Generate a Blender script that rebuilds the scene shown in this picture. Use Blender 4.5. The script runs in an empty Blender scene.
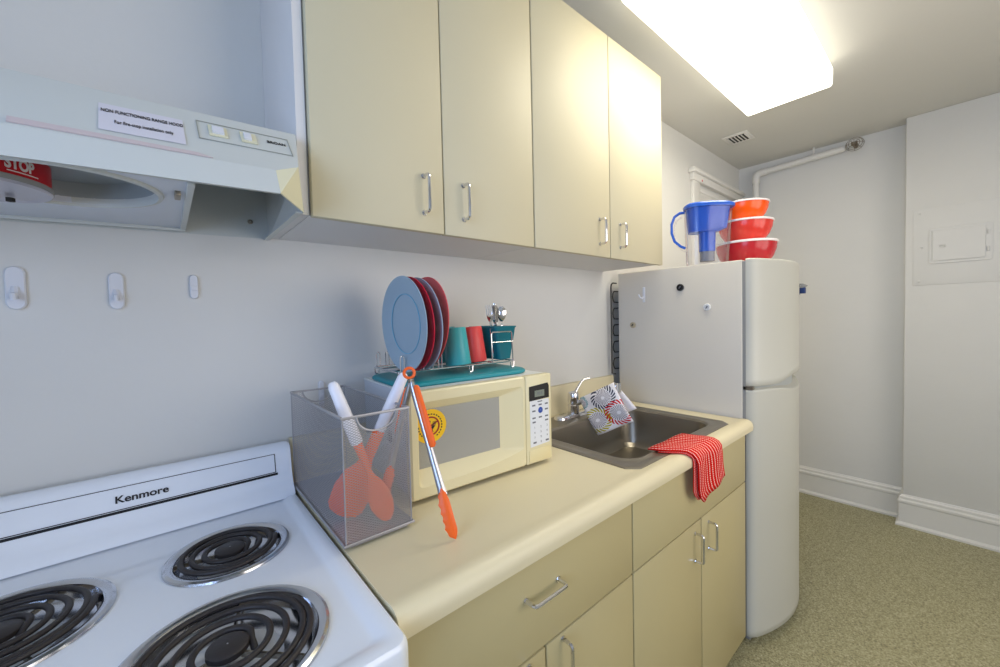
import bpy, bmesh, math, random
from mathutils import Vector, Matrix
random.seed(7)
PI = math.pi
C = bpy.context.scene.collection
def V(x, d, z): return Vector((x, -d, z))          # d = distance out from the back wall
# ---------------------------------------------------------------- materials
def lin(c):
    r = []
    for v in c:
        v = v/255.0
        r.append(v/12.92 if v <= .04045 else ((v+.055)/1.055)**2.4)
    return (*r, 1.0)
def mat(name, c, rough=.5, metal=0, bump=0, bscale=200, var=0, vscale=3, coat=0, trans=0, ior=1.45, spec=.5, alpha=1):
    m = bpy.data.materials.new(name); m.use_nodes = True
    N, L = m.node_tree.nodes, m.node_tree.links
    b = N['Principled BSDF']
    b.inputs['Base Color'].default_value = lin(c)
    b.inputs['Roughness'].default_value = rough
    b.inputs['Metallic'].default_value = metal
    b.inputs['Coat Weight'].default_value = coat
    b.inputs['Transmission Weight'].default_value = trans
    b.inputs['IOR'].default_value = ior
    b.inputs['Specular IOR Level'].default_value = spec
    b.inputs['Alpha'].default_value = alpha
    if bump or var:
        tc = N.new('ShaderNodeTexCoord')
    if bump:
        n = N.new('ShaderNodeTexNoise'); n.inputs['Scale'].default_value = bscale; n.inputs['Detail'].default_value = 4
        bp = N.new('ShaderNodeBump'); bp.inputs['Strength'].default_value = bump; bp.inputs['Distance'].default_value = .004
        L.new(tc.outputs['Object'], n.inputs['Vector']); L.new(n.outputs['Fac'], bp.inputs['Height']); L.new(bp.outputs['Normal'], b.inputs['Normal'])
    if var:
        n = N.new('ShaderNodeTexNoise'); n.inputs['Scale'].default_value = vscale; n.inputs['Detail'].default_value = 5
        mx = N.new('ShaderNodeMix'); mx.data_type = 'RGBA'
        mx.inputs['A'].default_value = lin(c); mx.inputs['B'].default_value = lin([max(0, v*(1-var)) for v in c])
        L.new(tc.outputs['Object'], n.inputs['Vector']); L.new(n.outputs['Fac'], mx.inputs['Factor']); L.new(mx.outputs['Result'], b.inputs['Base Color'])
    return m
M = {}
M['wall'] = mat('painted_plaster', (222, 221, 216), .55, bump=.35, bscale=14, var=.03)
M['ceil'] = mat('ceiling_paint', (214, 212, 204), .7, bump=.15, bscale=20, var=.02)
M['trim'] = mat('gloss_trim_paint', (226, 224, 218), .35, bump=.1, bscale=30)
M['cream'] = mat('cream_laminate', (208, 199, 168), .5, bump=.03, bscale=350, var=.02)
M['cream_base'] = mat('cream_base_laminate', (192, 179, 134), .42, bump=.03, bscale=350, var=.02)
M['white_in'] = mat('white_melamine', (226, 224, 222), .45, var=.03)
M['counter'] = mat('beige_counter_laminate', (228, 216, 180), .42, bump=.04, bscale=300, var=.02, vscale=2)
M['dark'] = mat('dark_gap', (40, 38, 34), .8)
M['enamel'] = mat('white_stove_enamel', (234, 239, 246), .16, coat=.4)
M['hood'] = mat('hood_enamel', (204, 208, 204), .4, var=.02)
M['yellowed'] = mat('yellowed_plastic', (222, 219, 190), .4)
M['duct'] = mat('duct_grey', (150, 158, 160), .6)
M['chrome'] = mat('chrome', (225, 225, 228), .12, 1)
M['chrome2'] = mat('drip_pan_chrome', (205, 207, 212), .16, 1)
M['arm'] = mat('tong_steel', (176, 176, 180), .3, 1)
M['steel'] = mat('brushed_steel', (150, 143, 130), .36, .95, bump=.05, bscale=500)
M['coil'] = mat('burner_coil_black', (46, 42, 42), .5, bump=.1, bscale=400)
M['black'] = mat('black_plastic', (18, 18, 20), .4)
M['ink'] = mat('black_ink', (28, 28, 34), .6)
M['mw'] = mat('cream_microwave_plastic', (226, 215, 174), .36)
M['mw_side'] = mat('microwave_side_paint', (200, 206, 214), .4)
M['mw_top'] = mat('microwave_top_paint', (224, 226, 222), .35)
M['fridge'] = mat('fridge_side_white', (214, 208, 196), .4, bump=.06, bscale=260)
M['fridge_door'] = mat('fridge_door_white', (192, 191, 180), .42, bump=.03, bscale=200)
M['gasket'] = mat('grey_gasket', (150, 150, 148), .6)
M['orange'] = mat('orange_silicone', (247, 104, 34), .42)
M['whandle'] = mat('white_handle', (236, 234, 238), .35)
M['wire'] = mat('grey_wire_mesh', (172, 170, 172), .45, .45)
M['teal'] = mat('teal_plastic', (22, 140, 150), .45)
M['teal_dark'] = mat('dark_teal_plastic', (0, 108, 120), .4)
M['tealcup'] = mat('teal_cup_plastic', (60, 165, 172), .35)
M['redcup'] = mat('coral_cup_plastic', (228, 74, 72), .35)
M['plate_blue'] = mat('blue_plate', (150, 170, 182), .4)
M['plate_red'] = mat('red_plate', (200, 24, 52), .3)
M['plate_coral'] = mat('coral_plate', (226, 84, 88), .35)
M['ring'] = mat('plate_ring', (112, 172, 196), .3)
M['bowl_red'] = mat('dark_red_bowl', (188, 36, 44), .2)
M['bowl_coral'] = mat('coral_bowl', (222, 62, 50), .2)
M['bowl_orange'] = mat('orange_bowl', (255, 92, 14), .2)
M['lid'] = mat('white_bowl_lid', (240, 232, 228), .35)
M['bluepl'] = mat('blue_translucent_plastic', (34, 92, 205), .2, trans=.12)
M['blueh'] = mat('blue_handle_plastic', (40, 90, 190), .2)
M['blue_label'] = mat('blue_button', (50, 80, 160), .5)
M['filter'] = mat('grey_filter', (120, 124, 134), .4)
M['red'] = mat('red_can_paint', (196, 24, 34), .35)
M['canbase'] = mat('can_base_metal', (190, 188, 198), .3, .4)
M['sticker'] = mat('sticker_paper', (214, 212, 220), .6)
M['yellow'] = mat('yellow_sticker', (246, 196, 18), .5)
M['dred'] = mat('dark_red_print', (150, 24, 20), .5)
M['panelw'] = mat('control_panel_white', (226, 228, 230), .4)
M['lcd'] = mat('lcd_grey', (128, 136, 122), .3)
M['btn'] = mat('grey_print', (110, 112, 118), .5)
M['towelin'] = mat('white_towel_cloth', (236, 226, 220), .9)
M['beigemag'] = mat('beige_magnet', (178, 166, 140), .4)
M['whitemag'] = mat('white_magnet', (225, 226, 226), .35)
M['navy'] = mat('navy_plastic', (20, 48, 104), .4)
M['hookw'] = mat('white_hook_plastic', (222, 224, 230), .3)
M['redtag'] = mat('red_dot', (200, 60, 60), .5)

def shader_transparent(name, col, mixv=.15, rough=.02):
    m = bpy.data.materials.new(name); m.use_nodes = True
    N, L = m.node_tree.nodes, m.node_tree.links
    N.remove(N['Principled BSDF']); o = N['Material Output']
    t = N.new('ShaderNodeBsdfTransparent'); t.inputs[0].default_value = col
    g = N.new('ShaderNodeBsdfGlossy'); g.inputs['Roughness'].default_value = rough
    f = N.new('ShaderNodeFresnel'); f.inputs[0].default_value = 1.45
    a = N.new('ShaderNodeMath'); a.operation = 'ADD'; a.inputs[1].default_value = mixv; a.use_clamp = True
    a.operation = 'MULTIPLY_ADD'; a.inputs[1].default_value = .35; a.inputs[2].default_value = mixv
    x = N.new('ShaderNodeMixShader')
    L.new(f.outputs[0], a.inputs[0]); L.new(a.outputs[0], x.inputs[0]); L.new(t.outputs[0], x.inputs[1]); L.new(g.outputs[0], x.inputs[2]); L.new(x.outputs[0], o.inputs[0])
    return m
M['clear'] = shader_transparent('clear_plastic', (.95, .95, .97, 1), .02, .12)
M['pane'] = shader_transparent('window_glass', (.97, .97, .98, 1), .0)

def emis(name, col, s):
    m = bpy.data.materials.new(name); m.use_nodes = True
    b = m.node_tree.nodes['Principled BSDF']; b.inputs['Base Color'].default_value = (.8, .8, .8, 1)
    b.inputs['Emission Color'].default_value = col; b.inputs['Emission Strength'].default_value = s
    return m
M['diffuser'] = emis('lit_acrylic_diffuser', (1.0, .95, .80, 1), 2.9)

# speckled floor
def floor_mat():
    m = mat('speckled_vinyl_floor', (168, 160, 128), .42)
    N, L = m.node_tree.nodes, m.node_tree.links; b = N['Principled BSDF']
    tc = N.new('ShaderNodeTexCoord')
    n = N.new('ShaderNodeTexNoise'); n.inputs['Scale'].default_value = 165; n.inputs['Detail'].default_value = 3; n.inputs['Roughness'].default_value = .75
    r = N.new('ShaderNodeValToRGB'); e = r.color_ramp.elements
    e[0].position = .34; e[0].color = lin((108, 103, 76)); e[1].position = .68; e[1].color = lin((212, 207, 174))
    for ps, cl_ in ((.42, (140, 134, 100)), (.50, (166, 160, 122)), (.58, (176, 170, 134))):
        k = e.new(ps); k.color = lin(cl_)
    L.new(tc.outputs['Object'], n.inputs['Vector']); L.new(n.outputs['Fac'], r.inputs[0]); L.new(r.outputs[0], b.inputs['Base Color'])
    return m
M['floor'] = floor_mat()

def mth(N, L, op, a, b=None, clamp=False):
    n = N.new('ShaderNodeMath'); n.operation = op; n.use_clamp = clamp
    for i, q in enumerate((a, b)):
        if q is None: continue
        if isinstance(q, (int, float)): n.inputs[i].default_value = q
        else: L.new(q, n.inputs[i])
    return n.outputs[0]
def window_mesh_mat():     # microwave window: fine dotted screen behind glass
    m = mat('microwave_window_screen', (168, 166, 158), .3)
    N, L = m.node_tree.nodes, m.node_tree.links; b = N['Principled BSDF']
    tc = N.new('ShaderNodeTexCoord'); s = N.new('ShaderNodeSeparateXYZ'); L.new(tc.outputs['Object'], s.inputs[0])
    a = mth(N, L, 'SINE', mth(N, L, 'MULTIPLY', s.outputs[0], 2200)); c = mth(N, L, 'SINE', mth(N, L, 'MULTIPLY', s.outputs[2], 2200))
    p = mth(N, L, 'GREATER_THAN', mth(N, L, 'MULTIPLY', a, c), .1)
    mx = N.new('ShaderNodeMix'); mx.data_type = 'RGBA'; mx.inputs['A'].default_value = lin((186, 183, 172)); mx.inputs['B'].default_value = lin((126, 126, 122))
    L.new(p, mx.inputs['Factor']); L.new(mx.outputs['Result'], b.inputs['Base Color'])
    return m
M['mwwin'] = window_mesh_mat()
def stripe_towel_mat():
    m = mat('red_striped_towel', (220, 50, 40), 1.0, spec=.1)
    N, L = m.node_tree.nodes, m.node_tree.links; b = N['Principled BSDF']
    tc = N.new('ShaderNodeTexCoord'); s = N.new('ShaderNodeSeparateXYZ'); L.new(tc.outputs['UV'], s.inputs[0])
    a = mth(N, L, 'SINE', mth(N, L, 'MULTIPLY', s.outputs[0], 2*PI*12))
    c = mth(N, L, 'SINE', mth(N, L, 'MULTIPLY', s.outputs[1], 2*PI*42))
    w = mth(N, L, 'GREATER_THAN', mth(N, L, 'ADD', a, mth(N, L, 'MULTIPLY', c, .25)), .78)
    mx = N.new('ShaderNodeMix'); mx.data_type = 'RGBA'; mx.inputs['A'].default_value = lin((212, 30, 22)); mx.inputs['B'].default_value = lin((240, 205, 196))
    L.new(w, mx.inputs['Factor']); L.new(mx.outputs['Result'], b.inputs['Base Color'])
    return m
M['stripe'] = stripe_towel_mat()
def medallion_mat():
    m = mat('sunburst_printed_towel', (236, 232, 232), .9)
    N, L = m.node_tree.nodes, m.node_tree.links; b = N['Principled BSDF']
    tc = N.new('ShaderNodeTexCoord'); s = N.new('ShaderNodeSeparateXYZ'); L.new(tc.outputs['UV'], s.inputs[0])
    cur = None
    base = N.new('ShaderNodeRGB'); base.outputs[0].default_value = lin((238, 234, 234)); cur = base.outputs[0]
    def over(cur, fac, col):
        mx = N.new('ShaderNodeMix'); mx.data_type = 'RGBA'; L.new(cur, mx.inputs['A']); mx.inputs['B'].default_value = lin(col); L.new(fac, mx.inputs['Factor']); return mx.outputs['Result']
    for (cx, cy, R, col) in ((.20, .62, .38, (184, 172, 20)), (.60, .13, .33, (52, 56, 78)), (.80, .64, .38, (206, 34, 40)), (.02, .06, .16, (30, 140, 150))):
        dx = mth(N, L, 'SUBTRACT', s.outputs[0], cx); dy = mth(N, L, 'MULTIPLY', mth(N, L, 'SUBTRACT', s.outputs[1], cy), 1.12)
        r = mth(N, L, 'SQRT', mth(N, L, 'ADD', mth(N, L, 'MULTIPLY', dx, dx), mth(N, L, 'MULTIPLY', dy, dy)))
        th = mth(N, L, 'ARCTAN2', dy, dx)
        sp = mth(N, L, 'GREATER_THAN', mth(N, L, 'SINE', mth(N, L, 'MULTIPLY', th, 26)), -.1)
        sp2 = mth(N, L, 'GREATER_THAN', mth(N, L, 'SINE', mth(N, L, 'ADD', mth(N, L, 'MULTIPLY', th, 20), mth(N, L, 'MULTIPLY', r, 60))), -.25)
        ins = mth(N, L, 'MULTIPLY', mth(N, L, 'LESS_THAN', r, R*.62), mth(N, L, 'GREATER_THAN', r, R*.14))
        cur = over(cur, mth(N, L, 'MULTIPLY', ins, sp), (150, 142, 146))
        rg = mth(N, L, 'MULTIPLY', mth(N, L, 'LESS_THAN', r, R), mth(N, L, 'GREATER_THAN', r, R*.66))
        cur = over(cur, mth(N, L, 'MULTIPLY', rg, sp2), col)
    L.new(cur, b.inputs['Base Color'])
    return m
M['medal'] = medallion_mat()

# ---------------------------------------------------------------- mesh collector
class MB:
    def __init__(s): s.v = []; s.f = []; s.uv = None
    def add(s, vs, fs):
        o = len(s.v); s.v += [Vector(p) for p in vs]; s.f += [[i+o for i in f] for f in fs]; return s
    def box(s, x0, x1, d0, d1, z0, z1, bev=0, seg=2):
        bm = bmesh.new(); bmesh.ops.create_cube(bm, size=1)
        for v in bm.verts:
            v.co = Vector(((x0+x1)/2+v.co.x*(x1-x0), -(d0+d1)/2+v.co.y*(d1-d0), (z0+z1)/2+v.co.z*(z1-z0)))
        if bev: bmesh.ops.bevel(bm, geom=list(bm.edges), offset=bev, segments=seg, affect='EDGES', profile=.5)
        return s.bm(bm)
    def bm(s, bm):
        bm.verts.index_update(); s.add([v.co.copy() for v in bm.verts], [[v.index for v in f.verts] for f in bm.faces]); bm.free(); return s
    def loft(s, loops, closed=True, cap0=False, cap1=False):
        n = len(loops[0]); vs = [p for l in loops for p in l]; fs = []
        for i in range(len(loops)-1):
            for j in range(n if closed else n-1):
                a = i*n+j; b = i*n+(j+1) % n; fs.append([a, b, b+n, a+n])
        if cap0: fs.append(list(range(n))[::-1])
        if cap1: fs.append([(len(loops)-1)*n+j for j in range(n)])
        return s.add(vs, fs)
    def lathe(s, prof, c, axis=Vector((0, 0, 1)), seg=32, sx=1, cap=False):   # prof: (radius, height)
        axis = Vector(axis).normalized(); q = axis.to_track_quat('Z', 'Y'); c = Vector(c)
        loops = [[c + q @ Vector((r*math.cos(2*PI*k/seg)*sx, r*math.sin(2*PI*k/seg), h)) for k in range(seg)] for r, h in prof]
        return s.loft(loops, True, cap, cap)
    def cyl(s, p0, p1, r, r1=None, seg=20, cap=True):
        p0 = Vector(p0); p1 = Vector(p1); h = (p1-p0).length
        return s.lathe([(r, 0), (r if r1 is None else r1, h)], p0, p1-p0, seg, cap=cap)
    def tube(s, pts, r, seg=8, closed=False, flat=1.0, up=None):
        pts = [Vector(p) for p in pts]; n = len(pts); loops = []; nrm = None
        for i, p in enumerate(pts):
            a = pts[(i-1) % n] if (closed or i > 0) else p; b = pts[(i+1) % n] if (closed or i < n-1) else p
            t = (b-a).normalized() if (b-a).length > 1e-9 else Vector((0, 0, 1))
            if up is not None: nrm = (Vector(up)-t*t.dot(Vector(up))).normalized()
            elif nrm is None: nrm = t.orthogonal().normalized()
            else: nrm = (nrm-t*t.dot(nrm)).normalized()
            bn = t.cross(nrm); rr = r[i] if isinstance(r, (list, tuple)) else r
            loops.append([p+nrm*math.cos(2*PI*k/seg)*rr*flat+bn*math.sin(2*PI*k/seg)*rr for k in range(seg)])
        if closed: loops.append(loops[0])
        return s.loft(loops, True, not closed, not closed)
    def prism(s, poly, off):    # polygon of points extruded by a vector
        off = Vector(off); n = len(poly)
        a = [Vector(p) for p in poly]
        return s.add(a+[p+off for p in a], [list(range(n))[::-1], [n+i for i in range(n)]]+[[i, (i+1) % n, n+(i+1) % n, n+i] for i in range(n)])
    def xform(s, mtx): s.v = [mtx @ p for p in s.v]; return s
    def build(s, name, m, parent=None, smooth=True, ang=.6, solid=0, sub=0, local=False):
        me = bpy.data.meshes.new(name); me.from_pydata([tuple(v) for v in s.v], [], s.f)
        bm = bmesh.new(); bm.from_mesh(me)
        if not s.uv: bmesh.ops.remove_doubles(bm, verts=bm.verts, dist=1e-6)
        bmesh.ops.recalc_face_normals(bm, faces=bm.faces)
        if s.uv:
            l = bm.loops.layers.uv.new('UVMap'); bm.verts.ensure_lookup_table()
            for f in bm.faces:
                for lp in f.loops: lp[l].uv = s.uv[lp.vert.index]
        for f in bm.faces: f.smooth = smooth
        for e in bm.edges:
            if len(e.link_faces) == 2 and e.calc_face_angle(0) > ang: e.smooth = False
        bm.to_mesh(me); bm.free()
        o = bpy.data.objects.new(name, me); C.objects.link(o); me.materials.append(m)
        if parent is not None:
            o.parent = parent
            if not local: me.transform(Matrix.Translation(-ORG.get(parent.name, Vector((0, 0, 0)))))
            ORG[o.name] = ORG.get(parent.name, Vector((0, 0, 0)))
        else:
            zs = [v.co for v in me.vertices]
            b = Vector(((min(v.x for v in zs)+max(v.x for v in zs))/2, (min(v.y for v in zs)+max(v.y for v in zs))/2, min(v.z for v in zs)))
            me.transform(Matrix.Translation(-b)); o.location = b; ORG[o.name] = b
        if solid:
            md = o.modifiers.new('thick', 'SOLIDIFY'); md.thickness = solid; md.offset = 0
        if sub:
            md = o.modifiers.new('sub', 'SUBSURF'); md.levels = sub; md.render_levels = sub
        return o
ORG = {}
def tag(o, label=None, cat=None, group=None, kind=None):
    for k, v in (('label', label), ('category', cat), ('group', group), ('kind', kind)):
        if v: o[k] = v
    return o
def thing(name, label, cat, loc, group=None):
    o = bpy.data.objects.new(name, None); C.objects.link(o); o.location = loc; o.empty_display_size = .05
    ORG[o.name] = Vector(loc); return tag(o, label, cat, group)
def struct(o): o['kind'] = 'structure'; return o
def boolean(o, cutters):
    tmp = []
    for mb in cutters:
        c = mb.build('cutter', M['dark']); c.name = 'cutter_tmp'; tmp.append(c)
        md = o.modifiers.new('b', 'BOOLEAN'); md.operation = 'DIFFERENCE'; md.object = c; md.solver = 'EXACT'
    bpy.context.view_layer.update()
    dg = bpy.context.evaluated_depsgraph_get()
    me = bpy.data.meshes.new_from_object(o.evaluated_get(dg))
    o.modifiers.clear(); old = o.data; o.data = me; me.name = old.name
    m0 = old.materials[0]; me.materials.clear(); me.materials.append(m0)
    for p in me.polygons: p.material_index = 0
    bm = bmesh.new(); bm.from_mesh(me)
    for e in bm.edges:
        e.smooth = not (len(e.link_faces) == 2 and e.calc_face_angle(0) > .5)
    bm.to_mesh(me); bm.free()
    for c in tmp: bpy.data.objects.remove(c)
    return o
def text_mb(s, size, org, right, up, thick=.0004, sx=1.0, align='CENTER', bold=0, fn=None):
    cu = bpy.data.curves.new('t', 'FONT'); cu.body = s; cu.size = size; cu.align_x = align; cu.align_y = 'CENTER'; cu.extrude = thick; cu.offset = bold
    o = bpy.data.objects.new('t', cu); C.objects.link(o); bpy.context.view_layer.update()
    me = bpy.data.meshes.new_from_object(o.evaluated_get(bpy.context.evaluated_depsgraph_get()))
    right = Vector(right).normalized(); up = Vector(up); up = (up-right*up.dot(right)).normalized(); n = right.cross(up)
    mb = MB(); vs = []
    for v in me.vertices:
        p = v.co
        vs.append(fn(p) if fn else Vector(org)+right*p.x*sx+up*p.y+n*p.z)
    mb.add(vs, [list(p.vertices) for p in me.polygons])
    bpy.data.objects.remove(o); bpy.data.curves.remove(cu); return mb
def rrect(x0, x1, d0, d1, r, z, n=6, chamfer=False):
    pts = []
    for cx, cd, a0 in ((x1-r, d1-r, 0), (x0+r, d1-r, 90), (x0+r, d0+r, 180), (x1-r, d0+r, 270)):
        for k in range(n+1):
            if chamfer:
                a = math.radians(a0); b = math.radians(a0+90); t = k/n
                pts.append(V(cx+r*(math.cos(a)*(1-t)+math.cos(b)*t), cd+r*(math.sin(a)*(1-t)+math.sin(b)*t), z))
            else:
                a = math.radians(a0+90*k/n); pts.append(V(cx+r*math.cos(a), cd+r*math.sin(a), z))
    return pts
def arc(c, r, a0, a1, n, f): return [f(c, r, a0+(a1-a0)*k/n) for k in range(n+1)]

# ---------------------------------------------------------------- room shell
FL, CE = -.016, 2.498
XE, XJ, DJ = 3.356, 3.238, .951
XL, DF = -1.15, 2.35
struct(MB().box(XL-.1, XE+.1, -.1, DF+.1, FL-.1, FL).build('floor', M['floor']))
struct(MB().box(XL-.1, XE+.1, -.1, DF+.1, CE, CE+.1).build('ceiling', M['ceil']))
struct(MB().box(XL-.1, XE+.1, -.1, 0, FL, CE).build('wall_back', M['wall']))
struct(MB().box(XE, XE+.1, 0, DF, FL, CE).box(XJ, XE+.02, DJ, DF, FL, CE, bev=.006).build('wall_right', M['wall']))
wl = struct(MB().box(XL-.1, XL, 0, DF, FL, CE).build('wall_left', M['wall']))
boolean(wl, [MB().box(XL-.2, XL+.1, .75, 1.95, .95, 2.15)])
wfr = struct(MB().box(XL-.1, XE+.1, DF, DF+.1, FL, CE).build('wall_front', M['wall']))
boolean(wfr, [MB().box(.4, 2.4, DF-.1, DF+.2, .85, 2.15)])  # opening cut for the added window that lets the frontal fill in
wf2 = MB()  # unseen window behind the camera, added to carry frontal fill light
for a in ((.4, .45, .85, 2.15), (2.35, 2.4, .85, 2.15), (.45, 2.35, .85, .9), (.45, 2.35, 2.1, 2.15), (1.38, 1.42, .9, 2.1)): wf2.box(a[0], a[1], DF+.03, DF+.07, a[2], a[3])
w2 = struct(wf2.build('added_fill_window', M['trim']))
MB().box(.45, 2.35, DF+.05, DF+.055, .9, 2.1).build('pane', M['pane'], w2)
wf = MB()
for a in ((.75, .79, .95, 2.15), (1.91, 1.95, .95, 2.15), (.79, 1.91, .95, .99), (.79, 1.91, 2.11, 2.15), (.79, 1.91, 1.53, 1.57)): wf.box(XL-.07, XL-.03, *a)
w1 = struct(wf.build('window_1', M['trim'])); tag(w1)
MB().box(XL-.055, XL-.05, .79, 1.91, .99, 2.11).build('pane', M['pane'], w1)

def baseboard(name, p, q, nrm, z0=FL, h=.196):
    # p,q along the wall in (x,d); nrm points into the room
    prof = [(0, 0), (.030, 0), (.030, .012), (.022, .02), (.016, .024), (.016, h-.055), (.022, h-.048), (.022, h-.036), (.014, h-.028), (.014, h-.014), (.008, h-.006), (.006, h), (0, h)]
    l0 = [V(p[0]+nrm[0]*a, p[1]+nrm[1]*a, z0+b) for a, b in prof]; l1 = [V(q[0]+nrm[0]*a, q[1]+nrm[1]*a, z0+b) for a, b in prof]
    return struct(MB().loft([l0, l1], True, True, True).build(name, M['trim'], smooth=False))
baseboard('baseboard_right', (XE, 0), (XE, DJ), (-1, 0))
b2 = MB()
prof = [(0, 0), (.030, 0), (.030, .012), (.022, .02), (.016, .024), (.016, .141), (.022, .148), (.022, .160), (.014, .168), (.014, .182), (.008, .190), (.006, .196), (0, .196)]
loops = []
for (x, d, nx, nd) in ((XE, DJ, 0, -1), (XJ, DJ, -1, -1), (XJ, DF, -1, 0)):
    loops.append([V(x+nx*a, d+nd*a, FL+b) for a, b in prof])
b2.loft(loops, True, True, True); struct(b2.build('baseboard_right_return', M['trim'], smooth=False))
baseboard('baseboard_back', (2.2, 0), (XE, 0), (0, 1))
# wooden opening frame on the back wall above and behind the fridge
t = struct(MB().box(2.46, 2.56, 0, .022, .2, 2.23, bev=.003).box(2.56, 3.34, 0, .012, 2.17, 2.20, bev=.002)
           .box(2.44, 3.34, 0, .03, 2.225, 2.275, bev=.004).box(2.42, 3.345, 0, .05, 2.27, 2.292, bev=.005).box(2.43, 3.345, 0, .04, 2.292, 2.305, bev=.004)
           .box(2.56, 3.34, 0, .006, .2, 2.17).build('trim_1', M['trim']))
MB().box(2.565, 2.577, .012, .0235, 2.235, 2.247).build('paint_dot', M['redtag'], t).data.transform(Matrix.Translation((0, -.008, -.002)))

# ---------------------------------------------------------------- ceiling light
L1, LD0, LD1 = 2.188, .418, .776
lt = thing('ceiling_light', 'long rectangular fluorescent fixture with a glowing white lens on the ceiling', 'ceiling light', V(1.58, .6, CE))
MB().box(.98, L1-.02, LD0+.02, LD1-.02, CE-.028, CE).build('housing', M['trim'], lt)
dl = [rrect(.965, L1, LD0, LD1, .012, CE-.03), rrect(.965, L1, LD0, LD1, .012, CE-.055), rrect(.967, L1-.002, LD0+.002, LD1-.002, .010, CE-.100), rrect(.971, L1-.006, LD0+.006, LD1-.006, .008, CE-.108)]
MB().loft(dl, True, True, True).build('diffuser', M['diffuser'], lt)

# ---------------------------------------------------------------- pull handles
def pull(p0, p1, out=.027, r=.0042):
    p0 = Vector(p0); p1 = Vector(p1); o = Vector((0, -1, 0)); t = (p1-p0).normalized()
    k = .009; pts = [p0, p0+o*(out-k)]
    for i in range(1, 5):
        a = PI/2*i/4; pts.append(p0+o*(out-k+k*math.sin(a))+t*(k-k*math.cos(a)))
    for i in range(0, 5):
        a = PI/2*i/4; pts.append(p1+o*(out-k+k*math.cos(a))-t*(k-k*math.sin(a)))
    pts.append(p1)
    return MB().tube(pts, r, 8).cyl(p0, p0+o*.002, .0065, seg=12).cyl(p1, p1+o*.002, .0065, seg=12)

# ---------------------------------------------------------------- upper cabinets
ZU, ZT, DU = 1.558, 2.378, .312
def upper(x0, x1, xm, label, filler, hx):
    c = thing('wall_cabinet', label, 'cabinet', V((x0+x1)/2, 0, ZU), 'cream cabinets on the wall')
    MB().box(x0+.001, x1-.001, .0005, .29, ZU+.004, ZT, bev=.001, seg=1).build('body', M['white_in'], c)
    if filler:
        MB().box(x0-.019, x0-.001, .0005, .296, ZU+.004, ZT).build('filler_panel', M['white_in'], c)
    for a, b, h in ((x0+.002, xm-.002, hx[0]), (xm+.002, x1-.002, hx[1])):
        d = MB().box(a, b, .293, DU, ZU, ZT, bev=.0015, seg=2).build('door', M['cream'], c)
        pull(V(h, DU, ZU+.045), V(h, DU, ZU+.134)).build('handle', M['chrome'], d)
    return c
upper(0, .643, .317, 'cream two-door wall cabinet next to the range hood, over the microwave', True, (.259, .377))
upper(.645, 1.454, 1.052, 'cream two-door wall cabinet at the end near the fridge and light', False, (.985, 1.118))

# ---------------------------------------------------------------- range hood
hd = thing('range_hood', 'white under-cabinet range hood with switches and a paper notice', 'range hood', V(-.315, 0, 1.56))
HX0, HX1 = -.61, -.021
def hsec(x, c): return V(x, *c)
hd.rotation_euler = (0, -.034, 0); hd.location.z = 1.5500
T0 = (0.001, 1.71); T1 = (.315, 1.71)
m = MB()
pts = {}
vs = [V(HX0, *T0), V(HX1, *T0), V(HX1, *T1), V(HX0, *T1),                       # 0-3 top
      V(-.038, .385, 1.6288-.0054), V(-.078, .40, 1.606), V(HX0+.057, .40, 1.606), V(HX0+.017, .385, 1.6234),   # 4-7 crease
      V(-.078, .422, 1.562), V(HX0+.057, .422, 1.562),                            # 8-9 lip bottom
      V(HX1, .335, 1.556), V(HX0, .335, 1.556), V(HX1, .001, 1.56), V(HX0, .001, 1.56)]   # 10-13 side bottoms
fs = [[0, 1, 2, 3], [3, 2, 4, 7], [7, 4, 5, 6], [6, 5, 8, 9], [0, 3, 7, 11, 13], [1, 12, 10, 4, 2], [0, 13, 12, 1], [7, 6, 9, 11]]
m.add(vs, fs)
# inward return along the lip
m.add([vs[8], vs[9], vs[9]+Vector((0, .012, .002)), vs[8]+Vector((0, .012, .002))], [[0, 1, 2, 3]])
m.build('shell', M['hood'], hd, smooth=False, solid=.0016)
e1 = Vector((0, -.0012, 0))
MB().add([v+e1 for v in (vs[4], vs[5], vs[8], vs[10])]+[v+Vector((0, .004, 0)) for v in (vs[4], vs[5], vs[8], vs[10])],
         [[0, 1, 2, 3], [7, 6, 5, 4], [0, 4, 5, 1], [1, 5, 6, 2], [2, 6, 7, 3], [3, 7, 4, 0]]).build('corner_cap', M['yellowed'], hd, smooth=False)['label'] = 'yellowed corner of the hood'
# bottom flange strip of right side
MB().box(HX1-.012, HX1, .002, .325, 1.556, 1.559).build('flange', M['hood'], hd)
# slant surface frame
SO = Vector(V(0, .315, 1.71)); SD = (Vector(V(0, .40, 1.606))-SO); SU = -SD.normalized(); SN = Vector((0, -1, 0)); SN = (SN-SU*SN.dot(SU)).normalized()
def SP(x, t, h=0): return Vector((x, SO.y, SO.z))+SD*t+SN*h      # t: 0 top .. 1 crease
def splate(x0, x1, t0, t1, h0, h1):
    a = [SP(x0, t0, h0), SP(x1, t0, h0), SP(x1, t1, h0), SP(x0, t1, h0)]
    return MB().prism(a, SN*(h1-h0))
def frame_strip(x0, x1, t0, t1, w, wt):
    q = splate(x0, x1, t0, t0+wt, .001, .0018)
    for a in ((x0, x1, t1-wt, t1), (x0, x0+w, t0, t1), (x1-w, x1, t0, t1)):
        k = splate(*a, .001, .0018); q.add(k.v, k.f)
    return q
frame_strip(-.178, -.04, .20, .60, .0012, .012).build('switch_plate_outline', mat('pale_grey_print', (158, 160, 152), .5), hd)
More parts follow.
